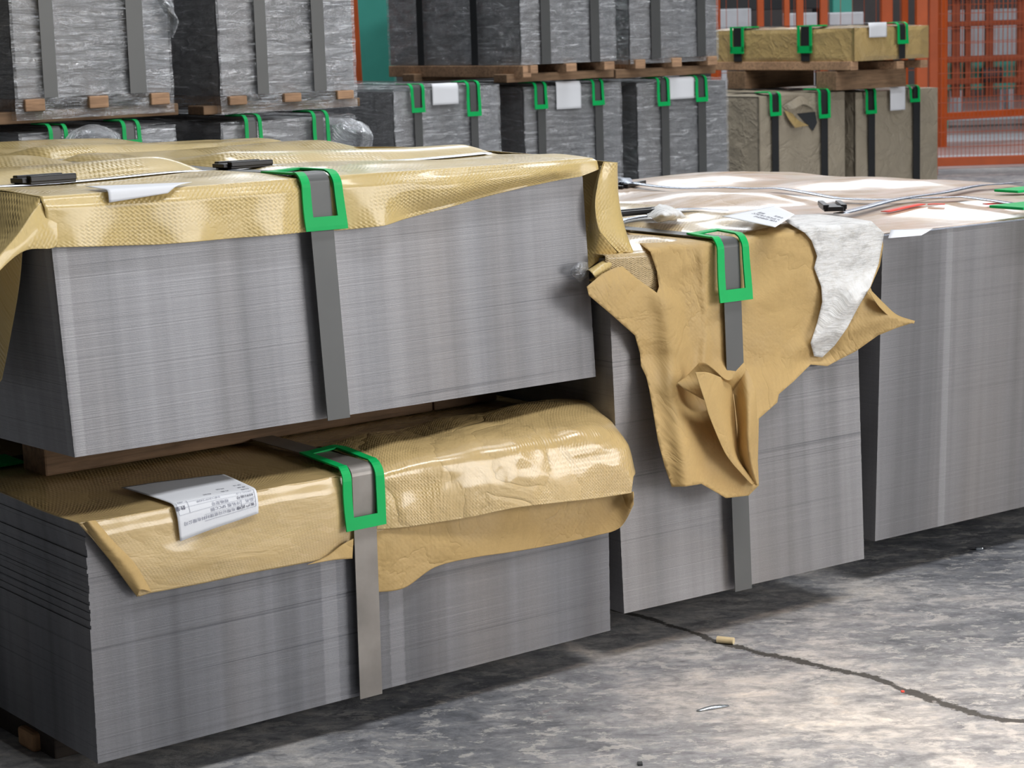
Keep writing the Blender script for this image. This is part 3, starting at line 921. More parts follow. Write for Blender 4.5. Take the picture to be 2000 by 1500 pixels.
BU.loft('film_tab', rows, M['film'], 16, 12)
BU.strap(0.434, 0.043, M['strap'], 0.020, dz=0.016, topfn=lambda a, b: topU(a, b) + 0.004)
BU.protector(0.458, 0.077, 0.045, 0.125, 0.084, d=0.026, dz=0.016, bar=0.020, lean=-0.10)
BU.cross_strap(0.245, 0.03, M['strapP'], topfn=lambda a, b: topU(a, b) + 0.004, a0=-0.01, side=False, rside=False)
BU.cross_strap(0.905, 0.03, M['strapP'], topfn=lambda a, b: topU(a, b) + 0.004, a0=-0.01, side=False, rside=False)
BU.seal(0.135, 0.26, BU.h + topU(0.135, 0.26) + 0.004, 0.085, 0.045, 0.12, 0.014)
BU.seal(0.50, 0.258, BU.h + topU(0.50, 0.26) + 0.004, 0.085, 0.045, 0.05, 0.012)


def hfU(a, w, off):
    sp = lambda x: (x + math.sqrt(x * x + 0.006 ** 2)) / 2
    b = -0.026 - off + sp(w)
    return BU.L(a, b, BU.h + topU(a, max(b, 0)) + 0.002 + off - sp(-w))


c_ = [BU.inv((210, 403), 'b', -0.024), BU.inv((325, 384), 'b', -0.024)]
z0 = BU.h + topU(0.1, 0)
label_sheet(BU, 'blank_label', [(c_[1][0], c_[1][2] - z0), (c_[0][0], c_[0][2] - z0), (c_[0][0] + 0.005, 0.075), (c_[1][0] + 0.06, 0.03)], 0.004, 20, hfn=hfU)


# ================================================================== MIDDLE BUNDLE
BM = Bundle('steel_sheet_bundle', 'tall middle bundle of steel sheets with crumpled torn kraft paper hanging down its front',
            0.18758, 3.68274, 0.09006, 0.59643, 1.05, 0.63604, 0.61665, -0.00494, 0.0, -0.01542, 0.0197)
BM.stack(M['steelM'], 80, 0.0003, seed=8)


def topM(a, b):
    q = 0.008 + 0.018 * max(0, noise.noise(Vector((a * 5 + 3, b * 4, 7))) + 0.35) * smooth01(b * 8) + 0.006 * crumple(a, b, 1.5, 6)
    g = math.exp(-((a - 0.27) / 0.05) ** 2)
    return max(q * (1 - 0.6 * g), 0.004)


def coverM(u, v):
    a = -0.008 + 0.614 * u
    if v < 0.85:
        b = 1.05 * (1 - v / 0.85)
        return BM.L(a, b - 0.006, BM.h + topM(a, b))
    t = (v - 0.85) / 0.15
    zz = 0.075
    return BM.L(a, -0.004 - 0.001 * t, BM.h + topM(a, 0) - zz * t)


sheet('paper_wrap', 70, 90, coverM, M['kraftW'], BM.e, uv=lambda u, v: (u * 0.61, v * 1.2))
out_m = [(1207, 437), (1232, 452), (1290, 452), (1345, 462), (1400, 462), (1452, 455), (1520, 440), (1575, 424), (1602, 418), (1655, 425), (1700, 432), (1722, 452), (1725, 480), (1718, 520), (1700, 562),
         (1712, 590), (1740, 618), (1784, 630), (1752, 640), (1715, 655), (1670, 687), (1640, 702), (1616, 715), (1583, 712), (1550, 745), (1521, 770), (1518, 786), (1482, 818),
         (1480, 900), (1482, 948), (1462, 968), (1418, 973), (1396, 960), (1370, 945), (1340, 950), (1312, 951), (1298, 910), (1285, 860), (1275, 800), (1268, 760), (1262, 735), (1252, 715), (1250, 690),
         (1240, 655), (1195, 615), (1150, 577), (1146, 560), (1175, 535), (1200, 523), (1215, 520), (1245, 545), (1283, 572), (1287, 560), (1283, 530), (1270, 492), (1240, 468)]


def depthM(x, y):
    d = 0.012
    # left wing swings outwards, lower part billows over the strap, right tail flies off
    w = smooth01((1310 - x) / 150) * smooth01((y - 500) / 60)
    d += 0.030 * w * smooth01((760 - y) / 120)
    low = smooth01((y - 690) / 80)
    d += low * (0.030 + 0.028 * smooth01((y - 760) / 150))
    # crease from the upper left to the bottom, and the pinch left of it
    cx = interp([560, 600, 760, 950], [1290, 1303, 1320, 1345], y)
    d += 0.022 * math.exp(-((x - cx) / 26) ** 2) * smooth01((y - 540) / 60)
    cx2 = interp([440, 520, 640, 760], [1368, 1372, 1378, 1372], y)
    d += 0.008 * math.exp(-((x - cx2) / 9) ** 2) * smooth01((y - 470) / 40) * smooth01((760 - y) / 60)
    # dent above the pouch, on its left
    d -= 0.020 * math.exp(-((x - 1345) / 26) ** 2 - ((y - 765) / 40) ** 2)
    # right tail
    t = smooth01((x - 1560) / 200)
    d += 0.050 * t * smooth01((y - 520) / 90)
    ln = ((x - 1480) * 0.707 + (y - 800) * 0.707)
    d += 0.010 * math.exp(-((y - (560 + (1700 - x) * 0.9)) / 22) ** 2) * smooth01((x - 1480) / 60)
    d += 0.006 * math.exp(-((x - 1500) * 0.35 + (y - 700) - 0) ** 2 / 260) * smooth01((x - 1465) / 30)
    dd = 0.012 * crumple(x / 900, y / 900, 6.6, 9) + 0.0015 * crumple(x / 900, y / 900, 2.6, 24)
    g = math.exp(-((x - 1428) / 34) ** 2) * smooth01((720 - y) / 30)
    d = d * (1 - g) + 0.010 * g + dd * (1 - 0.8 * g)
    if y < 500: d = min(d, 0.02)
    return max(d, 0.011)


BM.trace('paper_front_flap', out_m, depthM, M['kraft'], 7.0)
BMP = BM.P
# the pouch at the foot of the flap: two leaves opening on a dark slit
rows = [[BMP(1358, 727, b=-0.10), BMP(1374, 775, b=-0.11), BMP(1388, 820, b=-0.11), BMP(1420, 890, b=-0.10), BMP(1470, 948, b=-0.085)],
        [BMP(1385, 728, b=-0.10), BMP(1400, 775, b=-0.10), BMP(1415, 830, b=-0.10), BMP(1434, 890, b=-0.095), BMP(1472, 940, b=-0.08)],
        [BMP(1425, 745, b=-0.075), BMP(1434, 785, b=-0.07), BMP(1440, 840, b=-0.07), BMP(1440, 890, b=-0.07), BMP(1460, 925, b=-0.07)]]
BM.loft('paper_pouch_leaf', rows, M['kraft'], 40, 20, rip=0.004, seed=8.8, scale=12)
rows = [[BMP(1432, 762, b=-0.066), BMP(1440, 830, b=-0.062), BMP(1442, 880, b=-0.066), BMP(1462, 930, b=-0.075), BMP(1478, 948, b=-0.08)],
        [BMP(1448, 725, b=-0.075), BMP(1457, 800, b=-0.105), BMP(1462, 860, b=-0.11), BMP(1470, 910, b=-0.10), BMP(1480, 947, b=-0.085)],
        [BMP(1453, 709, b=-0.075), BMP(1474, 760, b=-0.10), BMP(1479, 840, b=-0.10), BMP(1480, 900, b=-0.09), BMP(1482, 946, b=-0.08)]]
BM.loft('paper_pouch_leaf', rows, M['kraft'], 40, 20, rip=0.004, seed=3.8, scale=12)
rows = [[BMP(1322, 748, b=-0.052), BMP(1345, 765, b=-0.06), BMP(1400, 790, b=-0.05), BMP(1432, 770, b=-0.06), BMP(1460, 760, b=-0.07)],
        [BMP(1340, 735, b=-0.045), BMP(1380, 742, b=-0.07), BMP(1424, 752, b=-0.075), BMP(1442, 738, b=-0.08), BMP(1462, 735, b=-0.08)],
        [BMP(1366, 708, b=-0.055), BMP(1384, 712, b=-0.075), BMP(1421, 742, b=-0.092), BMP(1440, 722, b=-0.088), BMP(1453, 708, b=-0.08)]]
BM.loft('paper_pouch_rim', rows, M['kraft'], 40, 14, rip=0.002, seed=5.8, scale=14)
# curled edge of the right tail
rows = [[BMP(1697, 570, b=-0.06), BMP(1718, 600, b=-0.065), BMP(1745, 622, b=-0.065), BMP(1785, 632, b=-0.06)],
        [BMP(1701, 567, b=-0.05), BMP(1726, 592, b=-0.05), BMP(1752, 615, b=-0.05), BMP(1787, 627, b=-0.055)]]
BM.loft('paper_fold', rows, M['kraft'], 20, 6)
# torn milky film lying over the paper on the right
filmo = [(1531, 430), (1545, 420), (1600, 418), (1650, 424), (1702, 432), (1727, 455), (1722, 480), (1716, 515), (1700, 560), (1676, 600), (1655, 640), (1630, 675), (1606, 698), (1590, 696), (1583, 670),
         (1596, 630), (1606, 590), (1604, 560), (1590, 523), (1596, 500), (1585, 470), (1572, 455), (1550, 442)]
BM.trace('torn_film', filmo, lambda x, y: depthM(x, y) + 0.008 + 0.004 * crumple(x / 500, y / 500, 8.8, 16), M['filmT'], 7.0, 0.0005)
BM.strap(0.246, 0.041, M['strap'], 0.019, dz=0.016)
BM.protector(0.266, 0.077, 0.045, 0.11, 0.112, d=0.026, dz=0.020, bar=0.022, lean=-0.25, tb=0.022)
BM.cross_strap(0.36, 0.03, M['strapP'], topfn=lambda a, b: topM(a, b) + 0.006, side=False)
BM.seal(0.36, 0.375, BM.h + 0.03, 0.16, 0.04, 0.0, 0.010)
rows = [[BM.P(1262, 418, z=BM.h + 0.03), BM.P(1285, 400, z=BM.h + 0.04), BM.P(1310, 404, z=BM.h + 0.03)],
        [BM.P(1275, 428, z=BM.h + 0.035), BM.P(1300, 416, z=BM.h + 0.05), BM.P(1330, 414, z=BM.h + 0.035)],
        [BM.P(1290, 434, z=BM.h + 0.025), BM.P(1315, 428, z=BM.h + 0.03), BM.P(1340, 424, z=BM.h + 0.025)]]
BM.loft('film_scrap', rows, M['filmT'], 24, 20, rip=0.005, seed=2, scale=40, normal=(0, 0, 1))
sm = lambda a, w, off: BM.L(a, w, BM.h + topM(a, max(w, 0)) + off)
c_ = [BM.inv(q, 'z', BM.h + 0.035) for q in [(1400, 427), (1500, 404), (1552, 420), (1515, 442), ]]
labm, mpos = label_sheet(BM, 'printed_label', [(c_[2][0], c_[2][1]), (c_[1][0] + .02, c_[1][1]), (c_[0][0] + .03, c_[0][1] + .02), (c_[3][0] - .02, c_[3][1] - .02)], 0.030, 16,
                         hfn=lambda a, w, off: BM.L(a, w, BM.h + 0.006 + off))
for bd, x, y in [('产品名称 0.8*SPCC', 0.1, 0.60), ('材质 规格型号', 0.1, 0.72), ('数量', 0.6, 0.5), ('合格证', 0.1, 0.45)]:
    text_on('label_print', bd, 0.085, x, y, 1.0, mpos, M['ink'], labm, lift=0.001)
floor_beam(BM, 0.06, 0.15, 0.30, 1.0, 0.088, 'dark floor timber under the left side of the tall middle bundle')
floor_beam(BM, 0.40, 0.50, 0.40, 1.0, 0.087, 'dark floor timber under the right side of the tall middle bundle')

# ================================================================== RIGHT BUNDLE
BR = Bundle('steel_sheet_bundle', 'large steel sheet bundle with pale pinkish wrap on top, cut off by right frame edge',
            0.71659, 4.15219, 0.09, 1.0, 1.5, 0.61296, 0.63136, -0.00371, 0.0, 0.01772, -0.01856)
BR.stack(M['steelR'], 80, 0.0002, seed=11)


def topR(a, b):
    e = interp([0, 0.05, 0.2, 0.5, 0.65, 0.9, 1.3, 1.5], [0.0, 0.004, 0.016, 0.012, 0.024, 0.022, 0.022, 0.006], b)
    ea = interp([0, 0.06, 0.2, 0.8, 1.0], [0.3, 0.7, 1, 1, 0.3], a)
    q = 0.003 + e * ea * (1 + 0.9 * noise.noise(Vector((a * 3, b * 4, 9))))
    return max(q, 0.002) + 0.002 * crumple(a, b, 2.5, 6)


def coverR(u, v):
    a = -0.01 + 1.02 * u; b = 1.5 * (1 - v)
    return BR.L(a, b + 0.004, BR.h + topR(a, b))


sheet('paper_wrap', 110, 120, coverR, M['paperR'], BR.e, uv=lambda u, v: (u * 1.0, v * 1.5))
mb = MB(); mb.box((-0.003, -0.004, BR.h), (1.003, 1.5, BR.h + 0.0022), BR.L); mb.build('top_sheet', M['strapP'], BR.e)


def top_band(B, p0, p1, wd, mat, fn, name='steel_strap', n=40, off=0.006):
    vs = []
    p0 = np.array(p0); p1 = np.array(p1); d = (p1 - p0) / np.linalg.norm(p1 - p0); pr = np.array([-d[1], d[0]]) * wd / 2
    for i in range(n + 1):
        c = p0 + (p1 - p0) * i / n
        for k in (-1, 1):
            q = c + pr * k
            vs.append(B.L(q[0], q[1], B.h + fn(c[0], c[1]) + off))
    return obj(name, vs, [(2 * i, 2 * i + 1, 2 * i + 3, 2 * i + 2) for i in range(n)], mat, B.e, smooth=True, thick=0.0015)


iR = lambda x, y: tuple(BR.inv((x, y), 'z', BR.h + 0.02)[:2])
top_band(BR, iR(1210, 376), iR(1990, 402), 0.03, M['strapP'], topR, off=0.010)
top_band(BR, iR(1225, 378), (0.55, 1.5), 0.03, M['strapP'], topR, off=0.010)
top_band(BR, iR(1640, 418), (0.98, 0.50), 0.03, M['strapP'], topR, off=0.012)
q = iR(1625, 414); BR.seal(q[0], q[1], BR.h + 0.026, 0.11, 0.045, 0.9, 0.014)
q = iR(1226, 375); BR.seal(q[0], q[1], BR.h + 0.03, 0.12, 0.045, 0.5, 0.014)
q = iR(1985, 412)
mb = MB(); mb.box((q[0] - 0.05, q[1] - 0.06, BR.h + 0.028), (q[0] + 0.12, q[1] + 0.03, BR.h + 0.034), BR.L, 0.002)
mb.build('edge_protector', M['green'], BR.e)
q = iR(1985, 378)
mb = MB(); mb.box((q[0] - 0.03, q[1] - 0.03, BR.h + 0.024), (q[0] + 0.12, q[1] + 0.04, BR.h + 0.030), BR.L, 0.002)
mb.build('edge_protector', M['green'], BR.e)
for (p0, p1, wd) in [((1728, 411), (1800, 403), 0.022), ((1812, 404), (1845, 404), 0.014), ((1925, 402), (1965, 399), 0.02)]:
    top_band(BR, iR(*p0), iR(*p1), wd, M['red'], topR, name='red_marking', n=12, off=0.005)
c_ = [iR(1735, 452), iR(1800, 447), iR(1822, 434), iR(1740, 437)]
label_sheet(BR, 'blank_label', [c_[0], c_[1], c_[2], c_[3]], 0.004, 10, hfn=lambda a, w, off: BR.L(a, w, BR.h + topR(a, w) + off))
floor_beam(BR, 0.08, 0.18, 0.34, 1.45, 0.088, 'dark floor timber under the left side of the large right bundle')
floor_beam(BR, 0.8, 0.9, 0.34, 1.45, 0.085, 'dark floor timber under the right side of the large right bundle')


# ================================================================== BACKGROUND BUNDLES
YB = 0.6425


def film_shell(B, seed, l, amp=0.010, faces='flt', mat=None, name='stretch_film', skirt=0.0):
    """wrinkled wrap around front, left side and top in one sheet, following the box"""
    vs = []; fs = []; uvs = []

    def add(nu, nv, f):
        k = len(vs)
        for i in range(nu):
            for j in range(nv):
                u, v = i / (nu - 1), j / (nv - 1)
                p, uvp = f(u, v)
                vs.append(p); uvs.append(uvp)
        fs.extend(tuple(k + q for q in fc) for fc in grid_faces(nu, nv))

    def wob(x, y, e):
        r = noise.noise(Vector((x * 7 + seed, y * 26 + x * 6, seed))) + 0.5 * noise.noise(Vector((x * 22 + seed, y * 34, seed + 3)))
        return 0.004 + amp * 0.5 * (r + 0.8) * e
    hm = 0.012
    add(46, 60, lambda u, v: ((lambda a, z, e: (B.L(a - hm, -wob(a, z, 1) - 0.001, z), (a + seed, z)))(u * (B.w + hm + 0.003), -skirt + v * (B.h + 0.01 + skirt), 1)))
    if 'l' in faces:
        add(60, 50, lambda u, v: (B.L(-wob(u * l + 5, v * B.h, 1) - 0.002, u * l, -skirt + v * (B.h + 0.01 + skirt)), (u * l + 5 + seed, v * B.h)))
    if 't' in faces:
        add(40, 60, lambda u, v: (B.L(u * B.w, v * l - 0.008, B.h + wob(u * B.w, v * l + 9, 1) + 0.004), (u * B.w + seed, v * l + 9)))
    return obj(name, vs, fs, mat or M['film'], B.e, uvs, smooth=True)


def bg_bundle(label, corner, rightpx, Z, h, base='bottom', mat=None, l=1.3, straps=(), prot=(), labels=(), film=True, group=None, seed=0,
              wrap=None, strapmat=None, sidestraps=(), pw=None, yaw=YB, lab_len=(0.05, 0.09), skirt=0.0, name='steel_sheet_bundle', strapdrop=0.0):
    P = at_depth(*corner, Z)
    z0 = P[2] if base == 'bottom' else P[2] - h
    zfix = P[2]
    B = Bundle(name, label, P[0], P[1], z0, 0.5, l, h, yaw, group=group)
    B.w = float(B.inv((rightpx, corner[1] - 6), 'b', 0.0)[0])
    mat = mat or M['steelB']
    B.stack(mat, 24, 0.001, seed=seed + 30)
    ref_y = corner[1] + (-60 if base == 'bottom' else 60)
    for (x0, x1) in straps:
        ds = -0.02 if film else -0.032
        a0 = B.inv((x0, ref_y), 'b', ds)[0]; a1 = B.inv((x1, ref_y), 'b', ds)[0]
        B.strap(a0, a1 - a0, strapmat or M['strap'], 0.020 if film else 0.032, dz=0.022, z0=-strapdrop)
    for b0, wd in sidestraps:
        B.cross_strap(b0, wd, M['strapD'], dz=0.022, d=0.022)
    for (x0, x1, yb) in prot:
        a0 = B.inv((x0, corner[1] + 20), 'b', -0.026)[0]; a1 = B.inv((x1, corner[1] + 20), 'b', -0.026)[0]
        zb = B.inv(((x0 + x1) / 2, yb), 'b', -0.026)[2]
        if not film: a0 = B.inv((x0, corner[1] + 20), 'b', -0.037)[0]; a1 = B.inv((x1, corner[1] + 20), 'b', -0.037)[0]
        B.protector((a0 + a1) / 2, (a1 - a0), (a1 - a0) * 0.6, 0.10, B.h + 0.02 - zb, d=0.028 if film else 0.039, dz=0.027, bar=0.018, seed=x0)
    for (x0, x1, yt, yb) in labels:
        a0 = B.inv((x0, yb), 'b', -0.02)[0]; a1 = B.inv((x1, yb), 'b', -0.02)[0]
        zb = B.inv(((x0 + x1) / 2, yb), 'b', -0.02)[2]
        ex = 0.0 if film else 0.014
        hf = lambda a, w, off, B=B, ex=ex: B.L(a, w - 0.018 - ex, B.h + 0.020 + ex * 0.5 + off) if w > 0 else B.L(a, -0.018 - ex - off - 0.004 * math.sin(a * 30), B.h + 0.018 + w)
        label_sheet(B, 'blank_label', [(a0, zb - B.h), (a1, zb - B.h), (a1, 0.05), (a0, 0.05)], 0.004, 14, hfn=hf)
    if film: film_shell(B, seed * 3.1 + 1, l, skirt=skirt)
    return B


def pallet(B, h1, h2, label, mats=None, group=None, na=3, runner=0.05, over=0.02, boardb=(0.02, 0.6)):
    """wooden pallet under a far bundle: runners going back, boards across"""
    e = bpy.data.objects.new('wooden_pallet', None); C.objects.link(e)
    e.location = (B.O[0], B.O[1], B.O[2] - h1 - h2 - 0.002); e.rotation_euler = (0, 0, B.yaw)
    tag(e, label, 'pallet', group)
    for k in range(na):
        a = 0.01 + (B.w - 0.06 - 0.02) * k / (na - 1)
        mb = MB(); mb.box((a, -over, h2), (a + 0.055, B.l, h2 + h1), None, 0.003); mb.build('runner', M['woodB'], e)
    for b in boardb:
        mb = MB(); mb.box((-0.05, b, 0.0), (B.w + 0.03, b + 0.09, h2), None, 0.003); mb.build('board', M['wood'], e)
    return e


g_up = 'film-wrapped bundles of the upper row'
g_lo = 'film-wrapped bundles of the lower row'
B1 = bg_bundle('film-wrapped grey bundle in the back row, top left, beside the left frame edge', (35, 193), 335, 5.4, 0.50, straps=[(83, 110), (252, 284)], seed=1, group=g_up, skirt=0.055)
B2 = bg_bundle('film-wrapped grey bundle on a pallet left of the orange post and teal column', (435, 187), 693, 5.8, 0.50, straps=[(501, 523), (612, 636)], seed=2, group=g_up, skirt=0.05)
B3 = bg_bundle('film-wrapped bundle right of the teal column with its long dark side showing two black straps', (1020, 127), 1200, 8.6, 0.50, l=0.95, straps=[(1057, 1075), (1154, 1171)],
               sidestraps=[(0.27, 0.045), (0.66, 0.045)], seed=3, group=g_up)
B4 = bg_bundle('film-wrapped grey bundle in the upper back row just left of the brown paper package', (1232, 116), 1400, 9.0, 0.50, straps=[(1272, 1290), (1362, 1378)], seed=4, group=g_up, skirt=0.02)
b1 = bg_bundle('low film-wrapped bundle behind the yellow wrap at far left, under the left pallet', (42, 268), 340, 5.4, 0.80, 'top', straps=[(106, 124), (249, 268)],
               prot=[(97, 133, 292), (240, 276, 288)], seed=5, group=g_lo, l=1.6)
b2 = bg_bundle('low film-wrapped bundle left of the orange post, with loose film bulging at its right end', (435, 247), 690, 5.8, 0.79, 'top', straps=[(487, 504), (618, 634)],
               prot=[(478, 512, 290), (611, 643, 292)], seed=6, group=g_lo, l=1.6)
b3 = bg_bundle('lower film-wrapped bundle below the teal column with a white label between two green guards', (770, 180), 972, 8.3, 0.78, 'top', straps=[(810, 825), (920, 934)],
               prot=[(802, 829, 221), (911, 938, 228)], labels=[(846, 895, 180, 213)], seed=7, group=g_lo, l=1.0)
b4 = bg_bundle('lower film-wrapped bundle with a tall white label, second from the right among the grey ones', (1024, 175), 1210, 8.7, 0.77, 'top', straps=[(1051, 1066), (1163, 1178)],
               prot=[(1043, 1068, 214), (1156, 1179, 206)], labels=[(1088, 1134, 168, 221)], seed=8, group=g_lo, l=0.9)
b5 = bg_bundle('lower film-wrapped bundle with a square white label, next to the grey-brown paper bundles', (1245, 166), 1418, 9.1, 0.76, 'top', straps=[(1292, 1307), (1364, 1379)],
               prot=[(1283, 1307, 208), (1358, 1381, 199)], labels=[(1309, 1355, 164, 201)], seed=9, group=g_lo, l=1.2)


def paper_block(B, seed, l, mat, amp=0.012, name='paper_wrap'):
    vs = []; fs = []; uvs = []

    def wob(x, y):
        return 0.008 + amp * (crumple(x, y, seed, 5.0) + 0.4) + 0.4 * amp * crumple(x, y, seed + 4, 12.0)

    def add(nu, nv, f):
        k = len(vs)
        for i in range(nu):
            for j in range(nv):
                p, q = f(i / (nu - 1), j / (nv - 1)); vs.append(p); uvs.append(q)
        fs.extend(tuple(k + q for q in fc) for fc in grid_faces(nu, nv))

    def fade(u, v): return min(1, 8 * u, 8 * (1 - u), 8 * v, 8 * (1 - v))
    m = 0.010
    add(60, 60, lambda u, v: (B.L(-m + u * (B.w + 2 * m), -m - (wob(u * B.w, v * B.h) - 0.006) * fade(u, v), -0.002 + v * (B.h + m)), (u * B.w + seed, v * B.h)))
    add(60, 60, lambda u, v: (B.L(-m - (wob(u * l + 3, v * B.h) - 0.006) * fade(u, v), -m + u * l, -0.002 + v * (B.h + m)), (u * l + 4 + seed, v * B.h)))
    add(50, 60, lambda u, v: (B.L(-m + u * (B.w + 2 * m), -m + v * l, B.h + m - 0.002 + (wob(u * B.w, v * l + 8) - 0.006) * fade(u, v)), (u * B.w, v * l + 7 + seed)))
    add(8, 40, lambda u, v: (B.L(B.w + m, -m + u * l, -0.002 + v * (B.h + m)), (u * l + 9, v * B.h)))
    o = obj(name, vs, fs, mat, B.e, uvs, smooth=True)
    bm = bmesh.new(); bm.from_mesh(o.data); bmesh.ops.remove_doubles(bm, verts=bm.verts, dist=0.0005); bm.to_mesh(o.data); bm.free()
    return o


k1 = bg_bundle('grey-brown paper bundle with a torn hole between its two black straps', (1482, 192), 1644, 10.3, 0.66, 'top', straps=[(1508, 1521), (1604, 1617)], prot=[(1503, 1525, 227), (1598, 1621, 231)],
               film=False, seed=10, l=0.9, strapmat=M['strapD'])
paper_block(k1, 2.2, 0.9, M['greige'], 0.017)
k2 = bg_bundle('grey-brown paper bundle with a white label, rightmost of the back row before the orange fence', (1670, 184), 1826, 10.7, 0.66, 'top', straps=[(1696, 1709), (1784, 1797)],
               prot=[(1690, 1711, 223), (1776, 1796, 200)], labels=[(1734, 1764, 172, 222)], film=False, seed=11, l=0.9, strapmat=M['strapD'])
paper_block(k2, 6.2, 0.9, M['greige'], 0.017)
k3 = bg_bundle('flat brown paper package on wooden boards, topmost right, with green guards and a white label', (1668, 119), 1808, 10.4, 0.150, straps=[(1756, 1768)], prot=[(1752, 1773, 86)],
               labels=[(1692, 1728, 44, 80)], film=False, seed=12, l=1.35, strapmat=M['strapD'], mat=M['wood'])
paper_block(k3, 9.2, 1.35, M['kraftB'], 0.013)
for x0 in (1574, 1442):
    b0 = k3.inv((x0, 100), 'a', -0.02)[1]
    k3.cross_strap(b0 - 0.03, 0.06, M['strapD'], dz=0.020, d=0.024)
    mb = MB()
    for (y0, y1, za, zb) in [(b0 - 0.05, b0 - 0.035, 0.05, k3.h), (b0 + 0.035, b0 + 0.05, 0.05, k3.h), (b0 - 0.05, b0 + 0.05, 0.04, 0.055)]:
        mb.box((-0.032, y0, za), (-0.026, y1, zb + 0.02), k3.L)
    mb.box((-0.032, b0 - 0.05, k3.h + 0.02), (0.08, b0 - 0.035, k3.h + 0.027), k3.L)
    mb.box((-0.032, b0 + 0.035, k3.h + 0.02), (0.08, b0 + 0.05, k3.h + 0.027), k3.L)
    mb.build('edge_protector', M['green'], k3.e)
mb = MB(); mb.box((-0.02, 0.0, -0.045), (0.03, 1.4, -0.002), k3.L, 0.003); mb.build('board', M['woodB'], k3.e)
for a in (0.25, 0.40):
    mb = MB(); mb.box((a * k3.w / 0.45, -0.02, -0.05), (a * k3.w / 0.45 + 0.05, 1.3, -0.012), k3.L, 0.003); mb.build('board', M['woodB'], k3.e)
zk = 0.748
for lb, b_, l_ in [('timber block between the brown package and the paper bundles, front one', 0.10, 0.14), ('timber block between the brown package and the paper bundles, back one', 0.75, 0.14)]:
    P = k3.e.location + Matrix.Rotation(YB, 3, 'Z') @ k3.L(-0.02 + 0, b_, 0)
    mb = MB(); mb.box((0, 0, 0), (0.50, l_, k3.O[2] - 0.05 - zk), None, 0.004)
    o = mb.build('timber_block', M['wood']); o.location = (P.x, P.y, zk); o.rotation_euler = (0, 0, YB)
    tag(o, lb, 'timber')
# torn hole in the first grey-brown bundle: peeled tongue and dark opening
k1P = k1.P
rows = [[k1P(1532, 215, b=-0.035), k1P(1540, 232, b=-0.05), k1P(1553, 250, b=-0.05)],
        [k1P(1548, 222, b=-0.028), k1P(1560, 235, b=-0.04), k1P(1580, 245, b=-0.03)]]
k1.loft('torn_tongue', rows, M['kraftB'], 16, 10)
rows = [[k1P(1528, 208, b=-0.028), k1P(1545, 198, b=-0.045), k1P(1565, 188, b=-0.03), k1P(1588, 205, b=-0.03)],
        [k1P(1535, 216, b=-0.03), k1P(1552, 212, b=-0.06), k1P(1572, 204, b=-0.05), k1P(1592, 216, b=-0.03)]]
k1.loft('torn_lip', rows, M['greige'], 20, 10, rip=0.006, seed=2)
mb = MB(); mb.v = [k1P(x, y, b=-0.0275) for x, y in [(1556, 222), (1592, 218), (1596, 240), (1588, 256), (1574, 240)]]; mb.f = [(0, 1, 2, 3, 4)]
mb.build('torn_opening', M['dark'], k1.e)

zg = lambda up, lo: (up.O[2]) - (lo.O[2] + lo.h) - 0.034
for up, lo, lb in [(B1, b1, 'wooden pallet under the top left film-wrapped bundle'), (B2, b2, 'wooden pallet under the film-wrapped bundle left of the orange post')]:
    g = zg(up, lo); pallet(up, g * 0.5, g * 0.5, lb)
for up, lo, lb in [(B3, b4, 'wooden pallet under the film-wrapped bundle right of the teal column'), (B4, b5, 'wooden pallet under the upper bundle next to the brown paper package')]:
    g = zg(up, lo); pallet(up, g * 0.5, g * 0.5, lb, boardb=(0.04, 0.7))
mb = MB(); mb.box((-0.012, -0.02, -0.05), (0.03, 0.95, -0.002), B3.L, 0.003)
o = mb.build('long_board', M['woodB'])
o.location = B3.e.location; o.rotation_euler = (0, 0, YB); tag(o, 'long wooden board under the dark side of the bundle right of the teal column', 'timber')
# lumps of loose film at the right end of the second low bundle
for (c, lb) in [((690, 262), 'b2')]:
    rows = []
    for j, (xx, dd) in enumerate([(648, 0.03), (680, 0.07), (706, 0.09), (722, 0.05), (728, 0.0)]):
        rows.append([b2.P(xx - 6, 226 + j * 5, b=-dd * 0.3), b2.P(xx, 246 + j * 4, b=-dd), b2.P(xx + 2, 270, b=-dd), b2.P(xx - 4, 300, b=-dd * 0.4)])
    b2.loft('film_bulge', rows, M['film'], 40, 40, rip=0.03, seed=3, scale=14)

rows = [[b1.P(120, 272, b=-0.02), b1.P(150, 252, b=-0.03), b1.P(185, 243, b=-0.02), b1.P(235, 262, b=-0.02)],
        [b1.P(125, 282, b=-0.05), b1.P(155, 266, b=-0.07), b1.P(190, 258, b=-0.06), b1.P(238, 274, b=-0.04)],
        [b1.P(128, 300, b=-0.02), b1.P(158, 298, b=-0.03), b1.P(192, 296, b=-0.03), b1.P(240, 298, b=-0.02)]]
b1.loft('film_bulge', rows, M['film'], 40, 30, rip=0.02, seed=5, scale=16)
rows = [[B1.P(300, -10, b=-0.02), B1.P(320, 20, b=-0.03), B1.P(333, 45, b=-0.03), B1.P(330, 75, b=-0.02)],
        [B1.P(318, -10, b=-0.04), B1.P(335, 15, b=-0.06), B1.P(349, 42, b=-0.06), B1.P(338, 72, b=-0.04)],
        [B1.P(335, -10, b=-0.01), B1.P(340, 15, b=-0.01), B1.P(342, 45, b=0.0), B1.P(337, 75, b=0.0)]]
B1.loft('film_bulge', rows, M['film'], 40, 20, rip=0.02, seed=9, scale=22)


